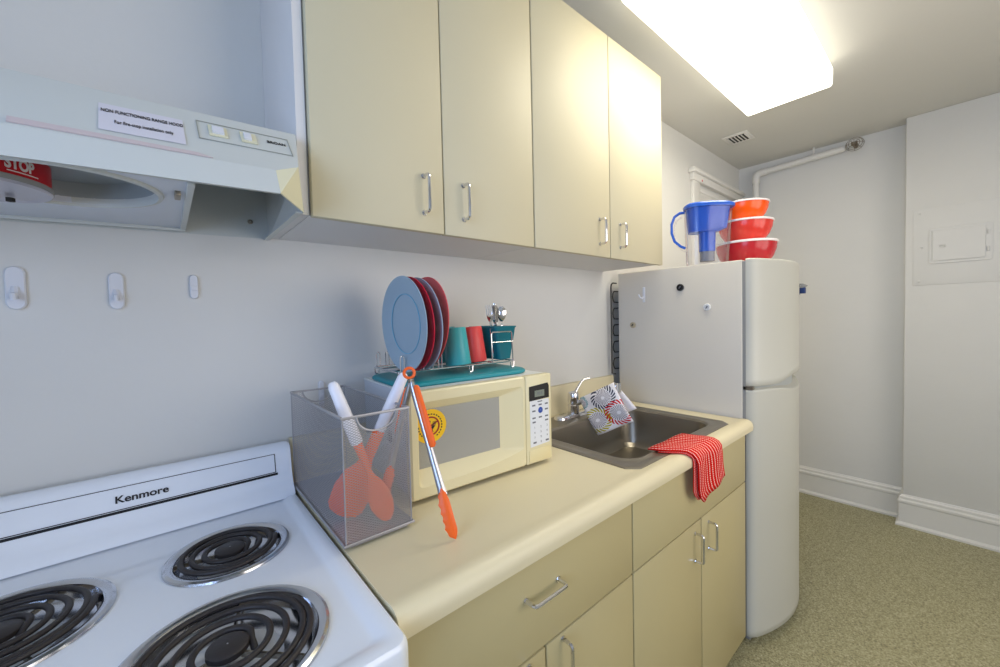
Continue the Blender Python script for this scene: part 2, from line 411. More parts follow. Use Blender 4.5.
for x0, x1, up in ((-.163, -.137, 0), (-.118, -.094, 1)):
    p = splate(x0, x1, .27, .49, .001, .003); p = p.build('switch', M['yellowed'], hd)
    q = splate(x0+.005, x1-.005 if not up else x0+.016, .31, .45, .003, .006); q.build('rocker', M['hookw'], p)
text_mb('BROAN', .0105, SP(-.062, .36, .0014), (1, 0, 0), SU, .0003, .86, bold=.0001).build('lettering', M['ink'], hd)
# paper notice
splate(-.292, -.196, .28, .80, .0012, .0016).build('notice_sticker', M['sticker'], hd)
text_mb('NON FUNCTIONING RANGE HOOD', .0118, SP(-.243, .42, .0022), (1, 0, 0), SU, .0002, .48, bold=.0001).build('notice_lettering', M['ink'], hd)
text_mb('For fire-stop installation only', .0125, SP(-.243, .62, .0022), (1, 0, 0), SU, .0002, .45).build('notice_lettering', M['ink'], hd)
# long peeling trim strip at the crease
MB().prism([SP(-.372, .88, .001), SP(-.185, .93, .001), SP(-.165, .985, .001), SP(-.372, .965, .001)], SN*.002).build('trim_strip', mat('peeling_strip', (204, 190, 190), .5), hd)
# fan housing plate with round duct opening
hp = MB().box(-.53, -.19, .012, .392, 1.568, 1.579, bev=.002).build('fan_housing', mat('housing_white', (216, 222, 232), .4), hd)
boolean(hp, [MB().cyl(V(-.348, .285, 1.5), V(-.348, .285, 1.65), .112, seg=64), MB().cyl(V(-.438, .248, 1.5), V(-.438, .248, 1.65), .081, seg=64)])
q = MB().box(-.53, -.5, .012, .392, 1.5635, 1.569, .001).box(-.20, -.19, .012, .392, 1.5635, 1.569, .001).box(-.53, -.19, .012, .022, 1.5615, 1.569, .001)
q.lathe([(.122, 0), (.120, -.004), (.114, -.005), (.112, 0), (.112, .012)], V(-.348, .285, 1.5685), seg=64)
q.build('housing_rim', M['hood'], hd)
MB().box(-.214, -.206, .30, .335, 1.561, 1.569, .001).build('clip', M['steel'], hd)
MB().lathe([(.112, 0), (.106, .024), (.02, .026), (.001, .026)], V(-.348, .285, 1.578), seg=48).build('duct', M['duct'], hd)
for (x, d, z) in ((-.06, .012, 1.60), ): MB().lathe([(.006, 0), (.005, .003), (.001, .004)], V(x, d-.009, z), (0, -1, 0), 16).build('screw', M['steel'], hd)
MB().lathe([(.004, 0), (.003, .002), (.0005, .0025)], V(HX1-.0012, .27, 1.575), (-1, 0, 0), 12).build('screw', M['steel'], hd)
# fire stop canister
cn = thing('fire_suppression_can', 'red round canister with white lettering hanging under the range hood', 'canister', V(-.438, .248, 1.548))
CC = V(-.438, .248, 0); CR = .078
MB().lathe([(CR, 1.553), (CR, 1.590), (CR-.004, 1.595), (.004, 1.595)], CC, seg=56).build('body', M['red'], cn)
MB().lathe([(CR-.002, 1.5535), (CR+.0008, 1.5525), (CR+.0012, 1.548), (CR-.001, 1.5455), (CR-.004, 1.547), (CR-.012, 1.5475), (.015, 1.5455), (.006, 1.5445), (.0004, 1.5445)], CC, seg=56).build('base', M['canbase'], cn)
MB().lathe([(CR+.0006, 1.5575), (CR+.0022, 1.5565), (CR+.0022, 1.5500), (CR+.0006, 1.5490)], CC, seg=56).build('base_ring', M['gasket'], cn)
MB().lathe([(.005, 1.5445), (.005, 1.539), (.0004, 1.538)], CC+V(.030, -.035, 0), seg=12).build('nozzle', M['dark'], cn)
def wrapfn(a0, z, r): 
    def f(p):
        a = a0+p.x*.66/r; return CC+Vector((math.cos(a)*(r+p.z+.0004), math.sin(a)*(r+p.z+.0004), z+p.y))
    return f
aw = -.68
text_mb('STOP', .021, (0, 0, 0), (1, 0, 0), (0, 1, 0), .0003, bold=.0008, fn=wrapfn(aw-.07, 1.5725, CR)).build('lettering', M['lid'], cn)
mm = MB()
for k in range(12):
    a = aw-.26+k*.04; mm.add([CC+Vector((math.cos(b)*(CR+.0006), math.sin(b)*(CR+.0006), z)) for b, z in ((a, 1.5615), (a+.04, 1.5615), (a+.04, 1.563), (a, 1.563))], [[0, 1, 2, 3]])
mm.build('underline', M['lid'], cn)

# ---------------------------------------------------------------- wall hooks
def hook(x, z, w, h, label, plain=False, on=0.0, rot=False, g='plastic hooks stuck to the wall'):
    t = thing('wall_hook', label, 'hook', V(x, on, z-h/2), g)
    ps = []
    r = w/2; n = 10
    for c, s in ((z+h/2-r, 1), (z-h/2+r, -1)):
        for k in range(n+1):
            a = PI*k/n if s > 0 else PI+PI*k/n
            ps.append((math.cos(a)*r, c+math.sin(a)*r))
    loops = [[V(x+a, on+dd, z+(b-z)*f) for a, b in ps] for dd, f in ((.0005, 1), (.005, 1), (.007, .94))]
    loops[2] = [V(x+a*.85, on+.007, z+(b-z)*.96) for a, b in ps]
    MB().loft(loops, True, True, True).build('plate', M['hookw'], t)
    if not plain:
        MB().tube([V(x, on+.006, z+h*.02), V(x, on+.010, z-h*.12), V(x, on+.013, z-h*.22), V(x, on+.020, z-h*.24), V(x, on+.023, z-h*.12)], [w*.2, w*.22, w*.22, w*.2, w*.14], 8).build('prong', M['hookw'], t)
    else:
        MB().box(x-w*.42, x+w*.42, on+.006, on+.010, z-h*.15, z+h*.02, .001).build('clip', M['hookw'], t)
    return t
hook(-.447, 1.420, .026, .082, 'white plastic wall hook farthest left, below the red canister')
hook(-.310, 1.418, .024, .078, 'white plastic wall hook in the middle below the range hood')
hook(-.180, 1.431, .016, .056, 'smallest white wall clip, below the right end of the range hood', True)
hook(.092, 1.14, .014, .075, 'white clip on the wall behind the mesh basket', True)

# ---------------------------------------------------------------- stove
st = thing('electric_stove', 'white freestanding electric stove with black coil burners beside the counter', 'stove', V(-.305, .36, FL))
SX0, SX1, SDF = -.61, .001, .695
MB().box(SX0+.004, SX1-.004, .03, SDF-.03, FL+.06, .885, .004).build('body', M['enamel'], st)
MB().box(SX0+.006, SX1-.006, SDF-.03, SDF-.008, .17, .80, .006).build('oven_door', M['enamel'], st)
MB().box(SX0+.006, SX1-.006, SDF-.03, SDF-.012, FL+.03, .165, .005).build('drawer', M['enamel'], st)
q = MB().tube([V(-.53, SDF-.01, .77), V(-.53, SDF+.03, .77), V(-.08, SDF+.03, .77), V(-.08, SDF-.01, .77)], .009, 10); q.build('oven_handle', M['enamel'], st)
# cooktop: raised rounded rim, slightly dished middle
def cl(ins, r, z): return rrect(SX0+ins, SX1-ins, .035+ins, SDF-ins, max(r, .002), z, 8)
ctop = MB().loft([cl(0, .02, .872), cl(0, .02, .898), cl(.0005, .02, .906), cl(.002, .019, .911), cl(.005, .017, .9145), cl(.010, .016, .915),
                  cl(.024, .014, .9145), cl(.032, .012, .910), cl(.040, .012, .9085)], True, True, True)
ct = ctop.build('cooktop', M['enamel'], st, ang=.9)
BURN = ((-.157, .266, .100, 3, .0), (-.188, .538, .125, 4, .4), (-.432, .287, .122, 4, .1), (-.457, .575, .100, 3, .2))
boolean(ct, [MB().cyl(V(x, d, .878), V(x, d, .95), R-.016, seg=48) for x, d, R, n, r0 in BURN])
for x, d, R, n, rot in BURN:
    c = V(x, d, 0); Z = .9085
    bn = MB().lathe([(R, Z+.0005), (R-.001, Z+.004), (R-.005, Z+.0065), (R-.012, Z+.006), (R-.016, Z+.003), (R-.018, Z-.004), (R-.024, Z-.016), (R*.5, Z-.024), (R*.22, Z-.026), (.012, Z-.026)], c, seg=56).build('drip_pan', M['chrome2'], st)
    MB().lathe([(R*.2, Z-.0255), (.001, Z-.0255)], c, seg=24).build('pan_hole', M['black'], bn)
    # flattened spiral heating tube
    ro, ri = R-.026, .030; pts = []; K = n*40; h = Z+.006
    for k in range(K+1):
        a = k/40*2*PI; rr = ri+(ro-ri)*min(1, k/(K-26.0)) if k < K-26 else ro
        # outer turn nearly circular
        pts.append(c+Vector((math.cos(rot+a)*rr, math.sin(rot+a)*rr, h)))
    a = rot+K/40*2*PI
    pts += [c+Vector((math.cos(a+.12)*(ro+.004), math.sin(a+.12)*(ro+.004), h-.006)), c+Vector((math.cos(a+.16)*(ro+.008), math.sin(a+.16)*(ro+.008), h-.02))]
    inn = [c+Vector((math.cos(rot-.5)*ri*.9, math.sin(rot-.5)*ri*.9, h-.004)), c+Vector((math.cos(rot-1.0)*ri*1.2, math.sin(rot-1.0)*ri*1.2, h-.013))]
    coil = MB().tube(inn[::-1]+pts, (.0046 if n == 4 else .0048), 10, flat=.85, up=(0, 0, 1)).build('heating_coil', M['coil'], st, ang=1.2)
    MB().lathe([(.0245, h-.006), (.0245, h+.001), (.021, h+.0035), (.001, h+.004)], c, seg=28).build('center_cap', M['coil'], coil)
    sp = MB()
    for j in range(3):
        b = rot+.9+j*2*PI/3; u = Vector((math.cos(b), math.sin(b), 0)); w = Vector((-u.y, u.x, 0))*.0015
        sp.prism([c+u*.02+w+Vector((0, 0, h-.012)), c+u*(R-.014)+w+Vector((0, 0, h-.012)), c+u*(R-.014)+w+Vector((0, 0, h-.005)), c+u*.02+w+Vector((0, 0, h-.005))], -2*w)
    sp.build('coil_support', M['steel'], coil)
# backguard
bgp = [(.028, .912), (.098, .912), (.094, .922), (.082, .932), (.074, .945), (.068, .965), (.058, 1.020), (.054, 1.031), (.045, 1.037), (.034, 1.037), (.028, 1.030)]
def bgl(x, s=1): 
    cz, cd = .98, .05
    return [V(x, cd+(d-cd)*s, cz+(z-cz)*s) for d, z in bgp]
MB().loft([bgl(SX0+.004, .93), bgl(SX0+.008, .985), bgl(SX0+.016, 1), bgl(SX1-.018, 1), bgl(SX1-.010, .985), bgl(SX1-.005, .93)], True, True, True).build('backguard', M['enamel'], st, ang=.7)
# backguard face frame: face runs from (.068,.965) to (.058,1.02)
FO = V(0, .068, .965); FU = (V(0, .058, 1.020)-FO); FN = Vector((0, -1, 0)); FN = (FN-FU.normalized()*FN.dot(FU.normalized())).normalized()
def fpl(x0, x1, t0, t1, h0=.0003, h1=.0010):
    a = [Vector((x, FO.y, FO.z))+FU*t+FN*h0 for x, t in ((x0, t0), (x1, t0), (x1, t1), (x0, t1))]; return MB().prism(a, FN*(h1-h0))
q = MB()
for a in ((-.58, -.04, .90, .925), (-.58, -.04, .115, .145), (-.041, -.0395, .115, .925), (-.58, -.5785, .115, .925)): k = fpl(*a); q.add(k.v, k.f)
q.build('panel_outline', M['ink'], st)
fpl(-.585, -.036, .0, .095, .0003, .0010).build('black_stripe', M['black'], st)
text_mb('Kenmore', .0195, Vector((-.284, FO.y, FO.z))+FU*.48+FN*.0012, (1, 0, 0), FU, .0003, 1.12, bold=.0004).build('lettering', M['ink'], st)

# ---------------------------------------------------------------- base cabinets
DB, ZD, ZN = .622, .669, .870
def door(c, a, b, z0, z1, name='door'): return MB().box(a, b, DB-.019, DB, z0, z1, bev=.0015).build(name, M['cream_base'], c)
def base(x0, x1, label, fn):
    c = thing('base_cabinet', label, 'cabinet', V((x0+x1)/2, .3, FL), 'cream cabinets under the counter')
    MB().box(x0+.001, x1-.001, .02, DB-.023, .035, .868).box(x0+.004, x1-.004, .03, .55, FL, .036).build('body', M['cream_base'], c)
    MB().box(x0+.003, x1-.003, DB-.023, DB-.0205, .04, .862).build('face_shadow_gap', M['dark'], c)
    fn(c); return c
def fa(c):
    dr = MB().box(.012, .6615, DB-.019, DB, ZD+.002, .864, bev=.0015).build('drawer', M['cream_base'], c)
    pull(V(.278, DB, .790), V(.373, DB, .790)).build('handle', M['chrome'], dr)
    d1 = door(c, .012, .3305, .037, ZD-.003); d2 = door(c, .3355, .6615, .037, ZD-.003)
    pull(V(.282, DB, .565), V(.282, DB, .655)).build('handle', M['chrome'], d1)
    pull(V(.384, DB, .565), V(.384, DB, .655)).build('handle', M['chrome'], d2)
def fb(c):
    MB().box(.6670, 1.493, DB-.019, DB, ZD+.002, .864, bev=.0015).build('front_panel', M['cream_base'], c)
    d1 = door(c, .6670, 1.0785, .037, ZD-.003); d2 = door(c, 1.0835, 1.493, .037, ZD-.003)
    pull(V(1.033, DB, .545), V(1.033, DB, .635)).build('handle', M['chrome'], d1)
    pull(V(1.138, DB, .545), V(1.138, DB, .635)).build('handle', M['chrome'], d2)
base(.010, .6635, 'cream base cabinet with one drawer, between the stove and the sink cabinet', fa)
cb = base(.6645, 1.495, 'cream two-door sink base cabinet next to the fridge', fb)

# ---------------------------------------------------------------- countertop
prof = [(.002, .872), (.60, .872), (.626, .872), (.640, .871), (.646, .876), (.648, .890), (.646, .902), (.640, .911), (.630, .9165), (.618, .9175), (.604, .916), (.595, .914),
        (.045, .914), (.032, .917), (.024, .925), (.021, .935), (.020, 1.028), (.017, 1.034), (.002, 1.035)]
cm = MB().loft([[V(x, a, b) for a, b in prof] for x in (.004, 1.502)], True, True, True).build('countertop', M['counter'], ang=.5)
SKX0, SKX1, SKD0, SKD1 = .718, 1.417, .055, .601
boolean(cm, [MB().box(SKX0+.02, SKX1-.02, SKD0+.02, SKD1-.02, .8, .95)])
tag(cm, 'beige laminate countertop with rolled front edge and low backsplash', 'countertop')
for cbx in [o for o in C.objects if o.name.startswith('body') and o.parent and o.parent.name == cb.name]:
    boolean(cbx, [MB().box(.73-ORG[cb.name].x+ORG[cb.name].x, 1.41, .06, .59, .70, .9).xform(Matrix.Identity(4))])

# ---------------------------------------------------------------- sink
sk = thing('sink', 'stainless steel drop-in sink with clipped corners set in the counter', 'sink', V(1.07, .33, .914))
BX0, BX1, BD0, BD1 = .775, 1.362, .175, .553
def sl(f, z, r): return rrect(BX0+f, BX1-f, BD0+f, BD1-f, r, z, 8)
loops = [rrect(SKX0, SKX1, SKD0, SKD1, .032, .9142, 8, True), rrect(SKX0+.002, SKX1-.002, SKD0+.002, SKD1-.002, .032, .9168, 8, True), rrect(SKX0+.012, SKX1-.012, SKD0+.012, SKD1-.012, .03, .9185, 8, True),
         rrect(SKX0+.018, SKX1-.018, SKD0+.018, SKD1-.018, .03, .9172, 8, True), sl(-.012, .9172, .07), sl(-.008, .9185, .068), sl(-.002, .9172, .066), sl(.003, .911, .064), sl(.008, .88, .062), sl(.018, .80, .058), sl(.026, .772, .052), sl(.04, .757, .045), sl(.065, .751, .04), sl(.12, .7485, .03)]
m = MB().loft(loops)
ctr = (1.068, .364)
inner = loops[-1]; n = len(inner)
circ = []
for p in inner:
    a = math.atan2(-p.y-ctr[1], p.x-ctr[0]); circ.append(V(ctr[0]+.045*math.cos(a), ctr[1]+.045*math.sin(a), .746))
m.loft([inner, circ]); m.build('basin', M['steel'], sk, ang=.5)
MB().lathe([(.046, .746), (.044, .7475), (.036, .745), (.032, .740), (.012, .739), (.001, .739)], V(ctr[0], ctr[1], 0), seg=32).build('drain', M['chrome'], sk)

# faucet
fc = thing('faucet', 'chrome single-lever faucet at the back of the sink', 'faucet', V(1.08, .098, .9175))
MB().loft([rrect(.965, 1.20, .072, .126, .026, .9175), rrect(.967, 1.198, .074, .124, .025, .925), rrect(.975, 1.19, .082, .116, .017, .930)], True, False, True).build('base_plate', M['chrome'], fc)
MB().lathe([(.024, .928), (.024, .962), (.021, .966), (.021, .972), (.0235, .976), (.0235, 1.008), (.020, 1.016), (.008, 1.020), (.001, 1.021)], V(1.08, .098, 0), seg=28).build('body', M['chrome'], fc)
MB().tube([V(1.086, .10, 1.008), V(1.10, .103, 1.028), V(1.125, .108, 1.058), V(1.137, .112, 1.068), V(1.165, .12, 1.070)], [.008, .0065, .005, .005, .006], 10, flat=.7).build('lever', M['chrome'], fc)
S0 = V(1.084, .112, .968); S1 = V(1.148, .268, 1.056)
MB().tube([S0, S0.lerp(S1, .3), S0.lerp(S1, .9), S1, S1+V(.006, .013, .001)], [.011, .0105, .0105, .0105, .008], 14).cyl(S1+Vector((.002, -.004, .012)), S1+Vector((.002, -.004, -.026)), .0125, seg=18).build('spout', M['chrome'], fc)

# printed towel over the spout
def grid_obj(name, rows, m, uvs=None, thick=.003, parent=None, label=None, sub=0):
    nr, nc = len(rows), len(rows[0]); mb = MB()
    mb.add([p for r in rows for p in r], [[i*nc+j, i*nc+j+1, (i+1)*nc+j+1, (i+1)*nc+j] for i in range(nr-1) for j in range(nc-1)])
    mb.uv = uvs or [(j/(nc-1), i/(nr-1)) for i in range(nr) for j in range(nc)]
    return mb.build(name, m, parent, solid=thick, ang=3, sub=sub)
ax = (S1-S0).normalized(); hx = Vector((ax.x, ax.y, 0)).normalized(); dn = Vector((hx.x*ax.z, hx.y*ax.z, -hx.length*Vector((ax.x, ax.y, 0)).length)).normalized()
side = ax.cross(dn).normalized()
cam_c = V(-.234, 1.1637, 1.3417)
if side.dot(cam_c-S0) < 0: side = -side      # side points to the viewer
R0 = S0+ax*.028; Lr = (S1-R0).length-.004
rows = []; NC = 12
Lf, Lb = .150, .118
prof_t = []
for k in range(14): t = k/13; prof_t.append((side*(.017+.012*math.sin(t*2.5))*1.0, dn*Lf*(1-t)))       # front flap bottom->top
for k in range(1, 8): a = PI*k/8; prof_t.append((side*.017*math.cos(a), -dn*.0155*math.sin(a)))
for k in range(12): t = k/11; prof_t.append((-side*(.017+.02*t), dn*Lb*t))
for i, (sv, dv) in enumerate(prof_t):
    row = []
    for j in range(NC+1):
        u = j/NC; off = ax*(Lr*u)
        wob = side*.004*math.sin(u*7+i*.35)*(1 if i < 14 else .4)
        if i > 20: off = off+ax*.022*(i-20)/12
        row.append(R0+off+sv+dv+wob)
    rows.append(row)
nr = len(rows)
uv = [(j/NC, (1-i/13.0) if i < 14 else .0-.02*(i-13)) for i in range(nr) for j in range(NC+1)]
tw = grid_obj('printed_towel', rows, M['medal'], uv, .0025)
tag(tw, 'white towel with sunburst circle print draped over the faucet spout', 'towel')

# red striped towel over the counter edge
def lerp(a, b, t): return a+(b-a)*t
path = [(.545, .925), (.575, .9255), (.60, .9265), (.622, .928), (.638, .925), (.650, .916), (.6565, .903), (.658, .888), (.657, .86), (.655, .83), (.653, .80), (.652, .77), (.652, .750)]
def xr(i, u):
    n = len(path)-1; t = i/n
    xl = [.885, .90, .915, .93, .945, .955, .962, .966, .972, .978, .985, 1.0, 1.025][i]
    xrr = [1.115, 1.12, 1.125, 1.13, 1.14, 1.15, 1.157, 1.163, 1.172, 1.180, 1.19, 1.20, 1.205][i]
    return lerp(xl, xrr, u)
rows = []; NU = 14
for i, (d, z) in enumerate(path):
    row = []
    for j in range(NU+1):
        u = j/NU; zz = z
        if i >= 8: zz += .026*u*(i-7)/5*1.3 + (.010*(1-u)*0)
        row.append(V(xr(i, u), d+.0035*math.sin(u*9+i*.2)*(1 if i > 6 else .2), zz+(.0015*math.sin(u*10) if i < 7 else 0)))
    rows.append(row)
q = grid_obj('striped_towel', rows, M['stripe'], None, .005)
tag(q, 'red towel with white stripes hanging over the counter front by the sink', 'towel')
rows = []
for i, (d, z) in enumerate(path):
    if i < 1: continue
    row = []
    for j in range(7):
        u = j/6*.55; row.append(V(xr(i, u)-.006-.018*(i > 6)*(1-u/.55)*(i-6)/6, d-(.006 if i > 5 else .0015), z-(.0055 if i < 6 else .0) + (.012*(1-u) if i > 10 else 0)))
    rows.append(row)
k = grid_obj('folded_layer', rows, M['stripe'], None, .003, parent=q)

# ---------------------------------------------------------------- microwave (rotated a little)
MWZ = .914; ang = math.radians(-3.4)
mw = thing('microwave', 'cream countertop microwave oven between the mesh basket and the sink', 'microwave', V(.178, .36, MWZ)); mw.rotation_euler = (0, 0, ang)
W, DP, H0, H1 = .446, .33, .012, .262
def lm(x, d, z): return Vector((x, -d, z))
def lb(mb_fn): return mb_fn
def mbox(*a, **k): return MB().box(*a, **k)
# local frame: x 0..W, d negative = toward wall, z from counter
cav = MB().box(.006, W-.006, -DP, -.03, H0, H1-.002, bev=.003).build('cabinet', M['mw_side'], mw, local=True)
MB().box(.004, W-.004, -DP+.002, -.02, H1-.006, H1, bev=.0025).build('top_cover', M['mw_top'], mw, local=True)
# door: frame with bowed recess
DX = .345
wx0, wx1, wz0, wz1 = .024, .268, .074, .214     # window
def ring4(x0, x1, z0, z1, r, d, n=6, bow_=0):
    pts = []
    for cx, cz, a0 in ((x1-r, z1-r, 0), (x0+r, z1-r, 90), (x0+r, z0+r, 180), (x1-r, z0+r, 270)):
        for k in range(n+1):
            a = math.radians(a0+90*k/n); pts.append(lm(cx+r*math.cos(a), d, cz+r*math.sin(a)))
    # extra points along the bottom edge give it the bowed sill
    for k in range(1, 8):
        t = k/8; x = lerp(x0+r, x1-r, t); pts.insert(2*(n+1)+n+k, lm(x, d, z0+bow_*(1-(1-t)**0)*0+bow_*(t**2)-0))
    return pts
def lerp(a, b, t): return a+(b-a)*t
def ringb(x0, x1, z0, z1, r, d, b=0):
    pts = ring4(x0, x1, z0, z1, r, d)
    if b:
        q_ = []
        for p in pts:
            t = (p.x-x0)/(x1-x0); w_ = max(0, 1-(p.z-z0)/(.05)); q_.append(Vector((p.x, p.y, p.z+b*t*t*t*min(1, w_))))
        pts = q_
    return pts
ZB = H0-.002
df = MB().loft([ringb(.003, DX-.003, ZB+.003, H1-.003, .004, -.028), ringb(0, DX, ZB, H1, .006, -.025), ringb(0, DX, ZB, H1, .006, -.004), ringb(.004, DX-.001, ZB+.004, H1-.004, .006, 0),
                ringb(.018, DX-.008, .037, H1-.026, .012, 0, .022), ringb(.021, DX-.013, .041, H1-.029, .012, -.003, .021), ringb(wx0-.008, wx1+.012, wz0-.010, wz1+.005, .006, -.015, .002), ringb(wx0, wx1, wz0, wz1, .002, -.0205)],
               True, True, True).build('door', M['mw'], mw, local=True, ang=.45)
MB().box(wx0, wx1, -.0215, -.0200, wz0, wz1).build('window', M['mwwin'], mw, local=True)
# sticker on the window
def disc(x, z, r, d, m_, nm, par, ri=None, th=.0006):
    if ri: prof = [(ri, 0), (ri, th), (r, th), (r, 0), (ri, 0)]
    else: prof = [(r, 0), (r, th), (.0005, th)]
    return MB().lathe(prof, lm(x, d, z), (0, -1, 0), 48).build(nm, m_, par, local=True, smooth=False)
SX, SZ, SR = .060, .172, .034
stk = disc(SX, SZ, SR, -.0193, M['yellow'], 'warning_sticker', mw)
disc(SX, SZ, .0195, -.0186, M['dred'], 'prohibition_ring', stk, .0165)
MB().prism([lm(SX-.0150, -.0185, SZ-.0075), lm(SX+.0155, -.0185, SZ+.0060), lm(SX+.0145, -.0185, SZ+.0088), lm(SX-.016, -.0185, SZ-.0048)], (0, -.0003, 0)).build('prohibition_bar', M['dred'], stk, local=True)
q = MB()
q.lathe([(.0035, 0), (.0035, .0004), (.0003, .0004)], lm(SX-.002, -.0184, SZ+.009), (0, -1, 0), 14, sx=.7)
q.prism([lm(SX-.001, -.0184, SZ+.006), lm(SX+.006, -.0184, SZ-.012), lm(SX+.004, -.0184, SZ-.012), lm(SX-.003, -.0184, SZ+.005)], (0, -.0004, 0))
for k in range(3): q.prism([lm(SX+.003+k*.003, -.0184, SZ+.003+k), lm(SX+.0045+k*.003, -.0184, SZ+.003)] [:0] or [lm(SX+.004+k*.0025, -.0184, SZ+.001), lm(SX+.006+k*.0025, -.0184, SZ+.009), lm(SX+.0068+k*.0025, -.0184, SZ+.0088), lm(SX+.005+k*.0025, -.0184, SZ)], (0, -.0004, 0))
q.prism([lm(SX+.004, -.0184, SZ+.001), lm(SX+.010, -.0184, SZ), lm(SX-.001, -.0184, SZ-.014), lm(SX-.003, -.0184, SZ-.013)], (0, -.0004, 0))
for k in range(26):      # ring of small unreadable print
    a = k/26*2*PI
    if 4.3 < a < 5.3 or 2.6 < a < 2.9: continue
    u = Vector((math.cos(a), 0, math.sin(a))); w = Vector((-u.z, 0, u.x)); cc = lm(SX, -.0186, SZ)+u*.0242
    q.prism([cc+w*.0018+u*.0012, cc-w*.0016+u*.0012, cc-w*.0016-u*.0012, cc+w*.0018-u*.0012], (0, -.0004, 0))
q.build('sticker_print', M['ink'], stk, local=True)
for o_ in [stk]+[o for o in C.objects if o.parent == stk]:
    o_.data.transform(Matrix.Translation(lm(SX, 0, SZ)) @ Matrix.Diagonal((1.27, 1, 1.2, 1)) @ Matrix.Translation(-lm(SX, 0, SZ)))
# control panel
MB().box(DX+.002, W, -.028, 0, H0-.002, H1, bev=.004, seg=3).build('control_housing', M['mw'], mw, local=True)
cp = MB().loft([[lm(x, .0002, z) for x, z in ((DX+.016, .058), (W-.012, .062), (W-.012, .19), (DX+.016, .19))], [lm(x, .0012, z) for x, z in ((DX+.016, .058), (W-.012, .062), (W-.012, .19), (DX+.016, .19))]], True, True, True).build('keypad', M['panelw'], mw, local=True)
dp_ = MB().prism([lm(DX+.014, .0002, .19), lm(W-.011, .0002, .193), lm(W-.011, .0002, .228), lm(W-.016, .0002, .236), lm(DX+.014, .0002, .231)], (0, -.0014, 0)).build('display', M['black'], mw, local=True)
MB().box(DX+.034, W-.030, .0016, .0022, .2, .218).build('screen', M['lcd'], dp_, local=True)
dgt = text_mb('88:8', .012, lm(DX+.053, .0024, .209), (1, 0, 0), (0, 0, 1), .0001).build('digits', M['btn'], dp_, local=True)
q = MB()
for r in range(4):
    for c in range(3):
        x = DX+.032+c*.024; z = .112-r*.0145
        k = text_mb('123456789 0 '[r*3+c], .009, lm(x, .0014, z), (1, 0, 0), (0, 0, 1), .0001) if (r < 3 or c == 1) else MB().box(x-.006, x+.006, .0012, .0016, z-.002, z+.003)
        q.add(k.v, k.f)
for zz, cs in ((.176, (0, 1, 2)), (.160, (0, 2)), (.140, (0, 1, 2)), (.128, (0, 2))):
    for c in cs:
        x = DX+.030+c*.0245; q.box(x-.006, x+.006, .0012, .0016, zz-.0022, zz+.0022)
q.box(DX+.045, W-.038, .0012, .0016, .184, .187)
q.build('key_print', M['btn'], cp, local=True)
MB().lathe([(.009, 0), (.008, .0012), (.001, .0014)], lm(DX+.0555, .0012, .160), (0, -1, 0), 20).xform(Matrix.Identity(4)).build('start_key', M['blue_label'], cp, local=True)
MB().box(DX+.010, W-.008, 0, .0022, .014, .050, bev=.001).build('door_button', mat('door_button_cream', (226, 212, 164), .35), mw, local=True)
for fx, fd in ((.04, -.04), (W-.04, -.04), (.04, -DP+.04), (W-.04, -DP+.04)): MB().cyl(lm(fx, fd, 0), lm(fx, fd, H0+.002), .013, seg=16).build('foot', M['black'], mw, local=True)
# vent dimple and slot on left side
MB().lathe([(.016, 0), (.014, .0012), (.0005, .0014)], Vector((.006, .14, .13)), (-1, 0, 0), 24, sx=1).build('side_vent', mat('grey_vent', (120, 124, 136), .5), mw, local=True)
MB().tube([Vector((.0055, .20, .17)), Vector((.0055, .193, .155)), Vector((.0055, .193, .140)), Vector((.0055, .20, .125))], .002, 6).build('side_slot', M['btn'], mw, local=True)

# ---------------------------------------------------------------- drying mat, rack and dishes
MT = MWZ+H1
mt = MB(); Lm = []
for ins, z in ((.004, MT+.0003), (0, MT+.004), (0, MT+.009), (.004, MT+.0125), (.012, MT+.014)): Lm.append(rrect(.192+ins, .606-ins, .075+ins, .325-ins, .055, z, 8))
mt.loft(Lm, True, True, True)
RT = Matrix.Translation(V(.42, .2, 0)) @ Matrix.Rotation(math.radians(-4), 4, 'Z') @ Matrix.Translation(-V(.42, .2, 0))
mt.xform(RT)
tag(mt.build('drying_mat', M['teal']), 'teal drying mat with rounded corners on top of the microwave', 'mat')
ZM = MT+.014
rk = thing('dish_rack', 'small chrome wire dish rack on the teal mat', 'dish rack', V(.41, .2, ZM))
ZR = ZM+.020; RX0, RX1, RD0, RD1 = .205, .580, .10, .275
fr = MB().tube([p for p in rrect(RX0, RX1, RD0, RD1, .012, ZR, 4)], .0023, 8, closed=True)
fr.xform(RT).build('base_frame', M['chrome'], rk)
for (x, d) in ((RX0+.008, RD0), (RX0+.008, RD1), (RX1-.012, RD0), (RX1-.012, RD1), (.42, RD1)):
    MB().tube([V(x-.006, d, ZR), V(x-.005, d, ZM+.004), V(x-.002, d, ZM+.0018), V(x+.002, d, ZM+.0018), V(x+.005, d, ZM+.004), V(x+.006, d, ZR)], .002, 8).xform(RT).build('foot', M['chrome'], rk)
for d in (RD0, RD1):
    for k in range(5):
        x = .213+k*.0265; h = .045
        MB().tube([V(x, d, ZR), V(x, d, ZR+h*.8)]+[V(x+.005-.005*math.cos(a), d, ZR+h*.8+.006*math.sin(a)) for a in (PI*.25, PI*.5, PI*.75)]+[V(x+.010, d, ZR+h*.8), V(x+.010, d, ZR)], .0017, 6).xform(RT).build('plate_divider', M['chrome'], rk)
q = MB()
for d in (RD0+.05, RD1-.05): q.tube([V(RX0, d, ZR), V(RX1, d, ZR)], .0018, 6)
for x in (.455, .505): q.tube([V(x, RD0, ZR), V(x, RD1, ZR)], .0016, 6)
q.xform(RT).build('cross_wires', M['chrome'], rk)
